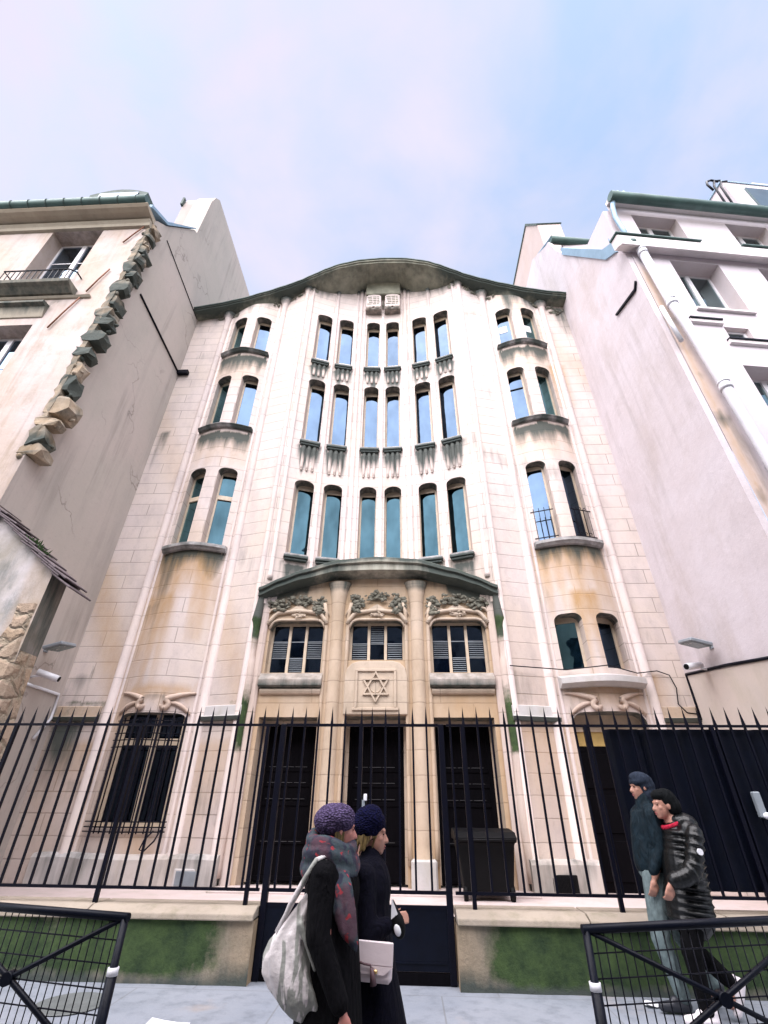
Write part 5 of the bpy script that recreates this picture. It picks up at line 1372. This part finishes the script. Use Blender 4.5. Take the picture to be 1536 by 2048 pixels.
b = MB()
for k in range(13):
    a = 2.2+k*.31; x = .385+.07*math.cos(a); y = 3.8+.082*math.sin(a)
    b.capsule((x, y, 1.36), (.362+.06*math.cos(a), 3.8+.082*math.sin(a), 1.30+.03*math.sin(k*2.1)), .012, .006, 6)
b.capsule((.385, 3.722, 1.36), (.365, 3.71, 1.275), .014, .008, 7); b.capsule((.36, 3.715, 1.36), (.335, 3.71, 1.26), .014, .007, 7); b.capsule((.335, 3.73, 1.36), (.31, 3.73, 1.28), .014, .008, 7)
b.blob('hair', HAIRB, W2, voxel=.008, smooth=2)
HB = thing('handbag', 'small white leather handbag with dark tassel on the navy hat woman', 'bag', (.45, 3.55, .7))
m = MB(); m.box(-.105, .105, -.03, .03, -.085, .085, .018); m.xform(Matrix.Translation((.45, 3.545, .785)) @ Matrix.Rotation(.06, 4, 'Y')); m.build('bag_body', BAGW, HB, bevel=.008)
m = MB(); m.box(-.107, .107, -.042, -.03, -.01, .092, .005); m.poly_y([(-.107, -.01), (.107, -.01), (.06, -.045), (-.06, -.045)], -.042, -.0305); m.xform(Matrix.Translation((.45, 3.545, .785)) @ Matrix.Rotation(.06, 4, 'Y')); m.build('flap', BAGW, HB)
m = MB(); m.tube([(.345, 3.495, .80), (.40, 3.49, .785), (.435, 3.49, .78), (.44, 3.49, .76)], .006, 6); m.tube([(.44, 3.49, .77), (.447, 3.488, .735), (.452, 3.49, .70)], [.010, .014, .02], 7); m.build('tassel', TASS, HB)
m = MB(); m.ball((.462, 3.497, .752), (.013, .008, .010), 8, 5); m.build('clasp', GOLD, HB)
m = MB(); m.tube([(.35, 3.545, .86), (.30, 3.56, 1.0), (.32, 3.62, 1.2)], .008, 6); m.build('strap', BAGW, HB)
PB = thing('pouch', 'small black pouch with white patches held in front of the navy hat woman', 'pouch', (.585, 3.6, .93))
b = MB(); b.ball((.585, 3.60, .935), (.042, .035, .07), 12, 8, Matrix.Rotation(-.3, 3, 'Y')); b.capsule((.57, 3.6, .98), (.555, 3.6, 1.04), .03, .01); b.blob('pouch_body', BLACKP, PB, voxel=.007, smooth=2)
m = MB(); m.ball((.583, 3.572, .915), (.020, .012, .030), 10, 6, Matrix.Rotation(-.3, 3, 'Y')); m.build('white_badge', WHITEP, PB)
m = MB(); m.add([(.545, 3.575, .96), (.585, 3.57, .985), (.548, 3.575, 1.06), (.545, 3.581, .96), (.585, 3.576, .985), (.548, 3.581, 1.06)], [(0, 1, 2), (5, 4, 3), (0, 3, 4, 1), (1, 4, 5, 2), (2, 5, 3, 0)]); m.build('paper_edge', WHITEP, PB)

# --- man in the black quilted jacket (walks left)
M1 = thing('person', 'man in a black beanie, shiny black quilted jacket and white trainers walking left', 'person', (3.35, 5.75, 0), 'people walking past')
c3 = (3.27, 5.75, 1.575)
b = MB(); T3, r3 = headshape(b, c3, (-1, -.10, .03), 1.05)
b.capsule((3.34, 5.75, 1.42), (3.34, 5.75, 1.15), .09, .12); b.ball((3.27, 5.75, .88), (.12, .15, .15))
hip = (3.30, 5.75, .84)
b.capsule((3.28, 5.67, .82), (3.13, 5.66, .46), .095, .065); b.capsule((3.13, 5.66, .46), (3.13, 5.66, .10), .06, .04); b.capsule((3.16, 5.66, .06), (2.99, 5.66, .04), .042, .035)
b.capsule((3.30, 5.83, .82), (3.22, 5.83, .47), .095, .065); b.capsule((3.22, 5.83, .47), (3.48, 5.83, .24), .06, .04); b.capsule((3.50, 5.83, .23), (3.42, 5.83, .10), .04, .03)
b.capsule((3.38, 5.53, 1.33), (3.24, 5.49, 1.06), .055, .045); b.capsule((3.24, 5.49, 1.06), (3.06, 5.50, .98), .042, .03)
hand(b, (3.03, 5.50, .955), (-.45, 0, -1), (0, 1, 0), 1.05, .9, -1)
b.blob('body', SKIN, M1, voxel=.009, smooth=2)
features(T3, r3, 1.05, M1)
b = MB()
zs = fr(.68, 1.33, .062)
for k, z in enumerate(zs):
    t = k/(len(zs)-1); xc = lerp(3.245, 3.355, t); b.ball((xc, 5.75, z), (lerp(.205, .165, t), lerp(.235, .225, t), .044), 20, 8, Matrix.Rotation(.10, 3, 'Y'))
b.capsule((3.25, 5.75, .72), (3.35, 5.75, 1.3), .20, .16, 14); b.ball((3.29, 5.75, 1.0), (.175, .215, .3), 16, 10)
b.capsule((3.37, 5.6, 1.36), (3.37, 5.9, 1.36), .085, .085)
for s_, pts in ((-1, [(3.39, 5.53, 1.34), (3.335, 5.505, 1.20), (3.26, 5.49, 1.05), (3.16, 5.495, 1.0), (3.08, 5.50, .98)]), (1, [(3.37, 5.97, 1.34), (3.42, 6.0, 1.15), (3.40, 6.0, 1.0), (3.32, 6.0, .9)])):
    for a, c in zip(pts, pts[1:]):
        b.capsule(a, c, .074, .068, 12)
        for k in (.25, .75):
            q = Vector(a).lerp(Vector(c), k); dq = (Vector(c)-Vector(a)).normalized().to_track_quat('Z', 'Y').to_matrix(); b.ball(tuple(q), (.086, .086, .034) if q.z > 1.02 else (.076, .076, .03), 14, 8, dq)
b.ball((3.43, 5.75, 1.42), (.115, .15, .085), 14, 8, Matrix.Rotation(.4, 3, 'Y')); b.ball((3.37, 5.75, 1.44), (.10, .13, .06), 14, 8)
b.blob('jacket', PUFF, M1, voxel=.009, smooth=1)
b = MB(); b.ball((3.395, 5.418, 1.215), (.022, .012, .022), 10, 6); m = MB(); m.tube([(3.335, 5.408, 1.20), (3.335, 5.425, 1.20)], .026, 10); m.build('arm_badge', WHITEP, M1)
b = MB(); b.tube([(3.30+.085*math.cos(a), 5.75+.10*math.sin(a), 1.405+.03*math.cos(a)) for a in [2*math.pi*k/16 for k in range(17)]], .022, 8); b.blob('collar', REDF, M1, voxel=.009, smooth=2)
b = MB(); b.ball((3.305, 5.75, 1.612), (.108, .094, .106), 16, 10, Matrix.Rotation(.2, 3, 'Y')); b.ball((3.345, 5.75, 1.56), (.09, .095, .11), 14, 9); b.ball((3.262, 5.75, 1.645), (.095, .088, .065), 14, 9); b.blob('beanie', fabric('black_knit_wool', (.004, .005, .006), .4, 60, .6), M1, voxel=.010, smooth=2)
b = MB()
b.capsule((3.27, 5.67, .86), (3.13, 5.66, .46), .118, .085); b.capsule((3.13, 5.66, .46), (3.135, 5.66, .11), .08, .06); b.capsule((3.30, 5.83, .86), (3.22, 5.83, .47), .118, .085); b.capsule((3.22, 5.83, .47), (3.46, 5.83, .26), .08, .062); b.ball((3.29, 5.75, .86), (.16, .18, .12))
b.blob('trousers', TROUS, M1, voxel=.012, smooth=3)
def shoe(heel, toe, upn, mat, par, s=1.0):
    h, t = Vector(heel), Vector(toe); u = Vector(upn)*.03*s; b = MB()
    b.capsule(tuple(h), tuple(h.lerp(t, .5)), .048*s, .045*s); b.capsule(tuple(h.lerp(t, .5)), tuple(t), .043*s, .036*s); b.ball(tuple(h+u*1.5), (.05*s, .045*s, .05*s)); b.ball(tuple(h.lerp(t, .4)+u), (.055*s, .04*s, .04*s))
    b.blob('shoe', mat, par, voxel=.009, smooth=2)
shoe((3.17, 5.66, .05), (2.96, 5.66, .042), (0, 0, 1), SHOEW, M1); shoe((3.545, 5.83, .235), (3.46, 5.83, .05), (-.9, 0, .35), SHOEW, M1)

# --- man in the teal jacket, nearer the wall
M2 = thing('person', 'taller man in a dark hood, teal jacket and pale jeans walking left', 'person', (3.2, 6.08, 0), 'people walking past')
c4 = (3.215, 6.06, 1.745)
b = MB(); T4, r4 = headshape(b, c4, (-1, -.05, .02), 1.06)
b.capsule((3.22, 6.06, 1.56), (3.18, 6.06, 1.25), .08, .12); b.ball((3.15, 6.06, .98), (.12, .14, .15))
b.capsule((3.10, 5.99, .92), (3.02, 5.99, .50), .095, .065); b.capsule((3.02, 5.99, .50), (3.10, 5.99, .10), .06, .042); b.capsule((3.10, 5.99, .06), (2.93, 5.99, .04), .04, .034)
b.capsule((3.18, 6.13, .92), (3.28, 6.13, .50), .095, .065); b.capsule((3.28, 6.13, .50), (3.46, 6.13, .16), .06, .042); b.capsule((3.46, 6.13, .13), (3.34, 6.13, .05), .04, .03)
b.capsule((3.19, 5.87, 1.45), (3.175, 5.84, 1.2), .05, .046); b.capsule((3.18, 5.84, 1.2), (3.05, 5.86, .97), .044, .03); hand(b, (3.04, 5.86, .95), (-.35, 0, -1), (0, 1, 0), 1.05, .7, -1)
b.blob('body', SKIN, M2, voxel=.009, smooth=2); features(T4, r4, 1.06, M2)
b = MB()
b.capsule((3.20, 5.92, 1.50), (3.20, 6.20, 1.50), .085, .085); b.loft([[(xc+rx*math.cos(a), 6.06+ry*math.sin(a), z) for a in [2*math.pi*k/24 for k in range(24)]] for z, rx, ry, xc in ((1.0, .155, .18, 3.14), (1.06, .172, .195, 3.145), (1.2, .172, .195, 3.16), (1.4, .165, .205, 3.19), (1.52, .13, .18, 3.2))])
b.capsule((3.19, 5.87, 1.47), (3.17, 5.84, 1.2), .09, .068); b.capsule((3.17, 5.84, 1.2), (3.055, 5.86, 1.02), .064, .05); b.capsule((3.19, 6.26, 1.48), (3.24, 6.28, 1.2), .078, .066); b.capsule((3.24, 6.28, 1.2), (3.16, 6.27, 1.0), .064, .048)
b.capsule((3.21, 6.06, 1.5), (3.215, 6.06, 1.63), .11, .085)
b.blob('jacket', TEALJ, M2, voxel=.013, smooth=3)
b = MB(); b.ball((3.235, 6.06, 1.80), (.125, .105, .085), 16, 10, Matrix.Rotation(.25, 3, 'Y')); b.ball((3.26, 6.06, 1.75), (.11, .1, .10), 14, 9); b.ball((3.275, 6.06, 1.66), (.095, .10, .12), 14, 9); b.ball((3.20, 6.06, 1.79), (.095, .105, .06), 12, 7, Matrix.Rotation(-.15, 3, 'Y')); b.blob('hood', CAPM, M2, voxel=.009, smooth=2)
b = MB(); b.capsule((3.27, 6.06, 1.72), (3.27, 6.06, 1.62), .085, .07); b.blob('hair', HAIRD, M2, voxel=.010, smooth=2)
b = MB()
b.capsule((3.10, 5.99, .96), (3.02, 5.99, .50), .115, .085); b.capsule((3.02, 5.99, .50), (3.10, 5.99, .11), .082, .066); b.capsule((3.18, 6.13, .96), (3.28, 6.13, .50), .115, .085); b.capsule((3.28, 6.13, .50), (3.45, 6.13, .18), .082, .066); b.ball((3.14, 6.06, 1.0), (.15, .17, .12))
b.blob('jeans', JEAN, M2, voxel=.012, smooth=3)
shoe((3.11, 5.99, .05), (2.90, 5.99, .042), (0, 0, 1), SHOED, M2); shoe((3.50, 6.13, .15), (3.38, 6.13, .04), (-.6, 0, .7), SHOED, M2)

# ------------------------------------------------------------------ the house across the street (behind the camera, mirrored in the panes)
OB = thing('opposite_house', 'plain rendered house across the street mirrored in the synagogue windows', 'building', (0, -6, -.12))
m = MB(); m.box(-16, 16, -14, -6, -.2, 14.0); m.build('wall', OPPW, OB)
for zf in (1.2, 4.4, 7.6, 10.8):
    for x in fr(-14, 14, 2.8):
        m = MB(); m.box(x-.6, x+.6, -6.02, -5.96, zf, zf+1.9); m.build('window', G_DARK, OB)
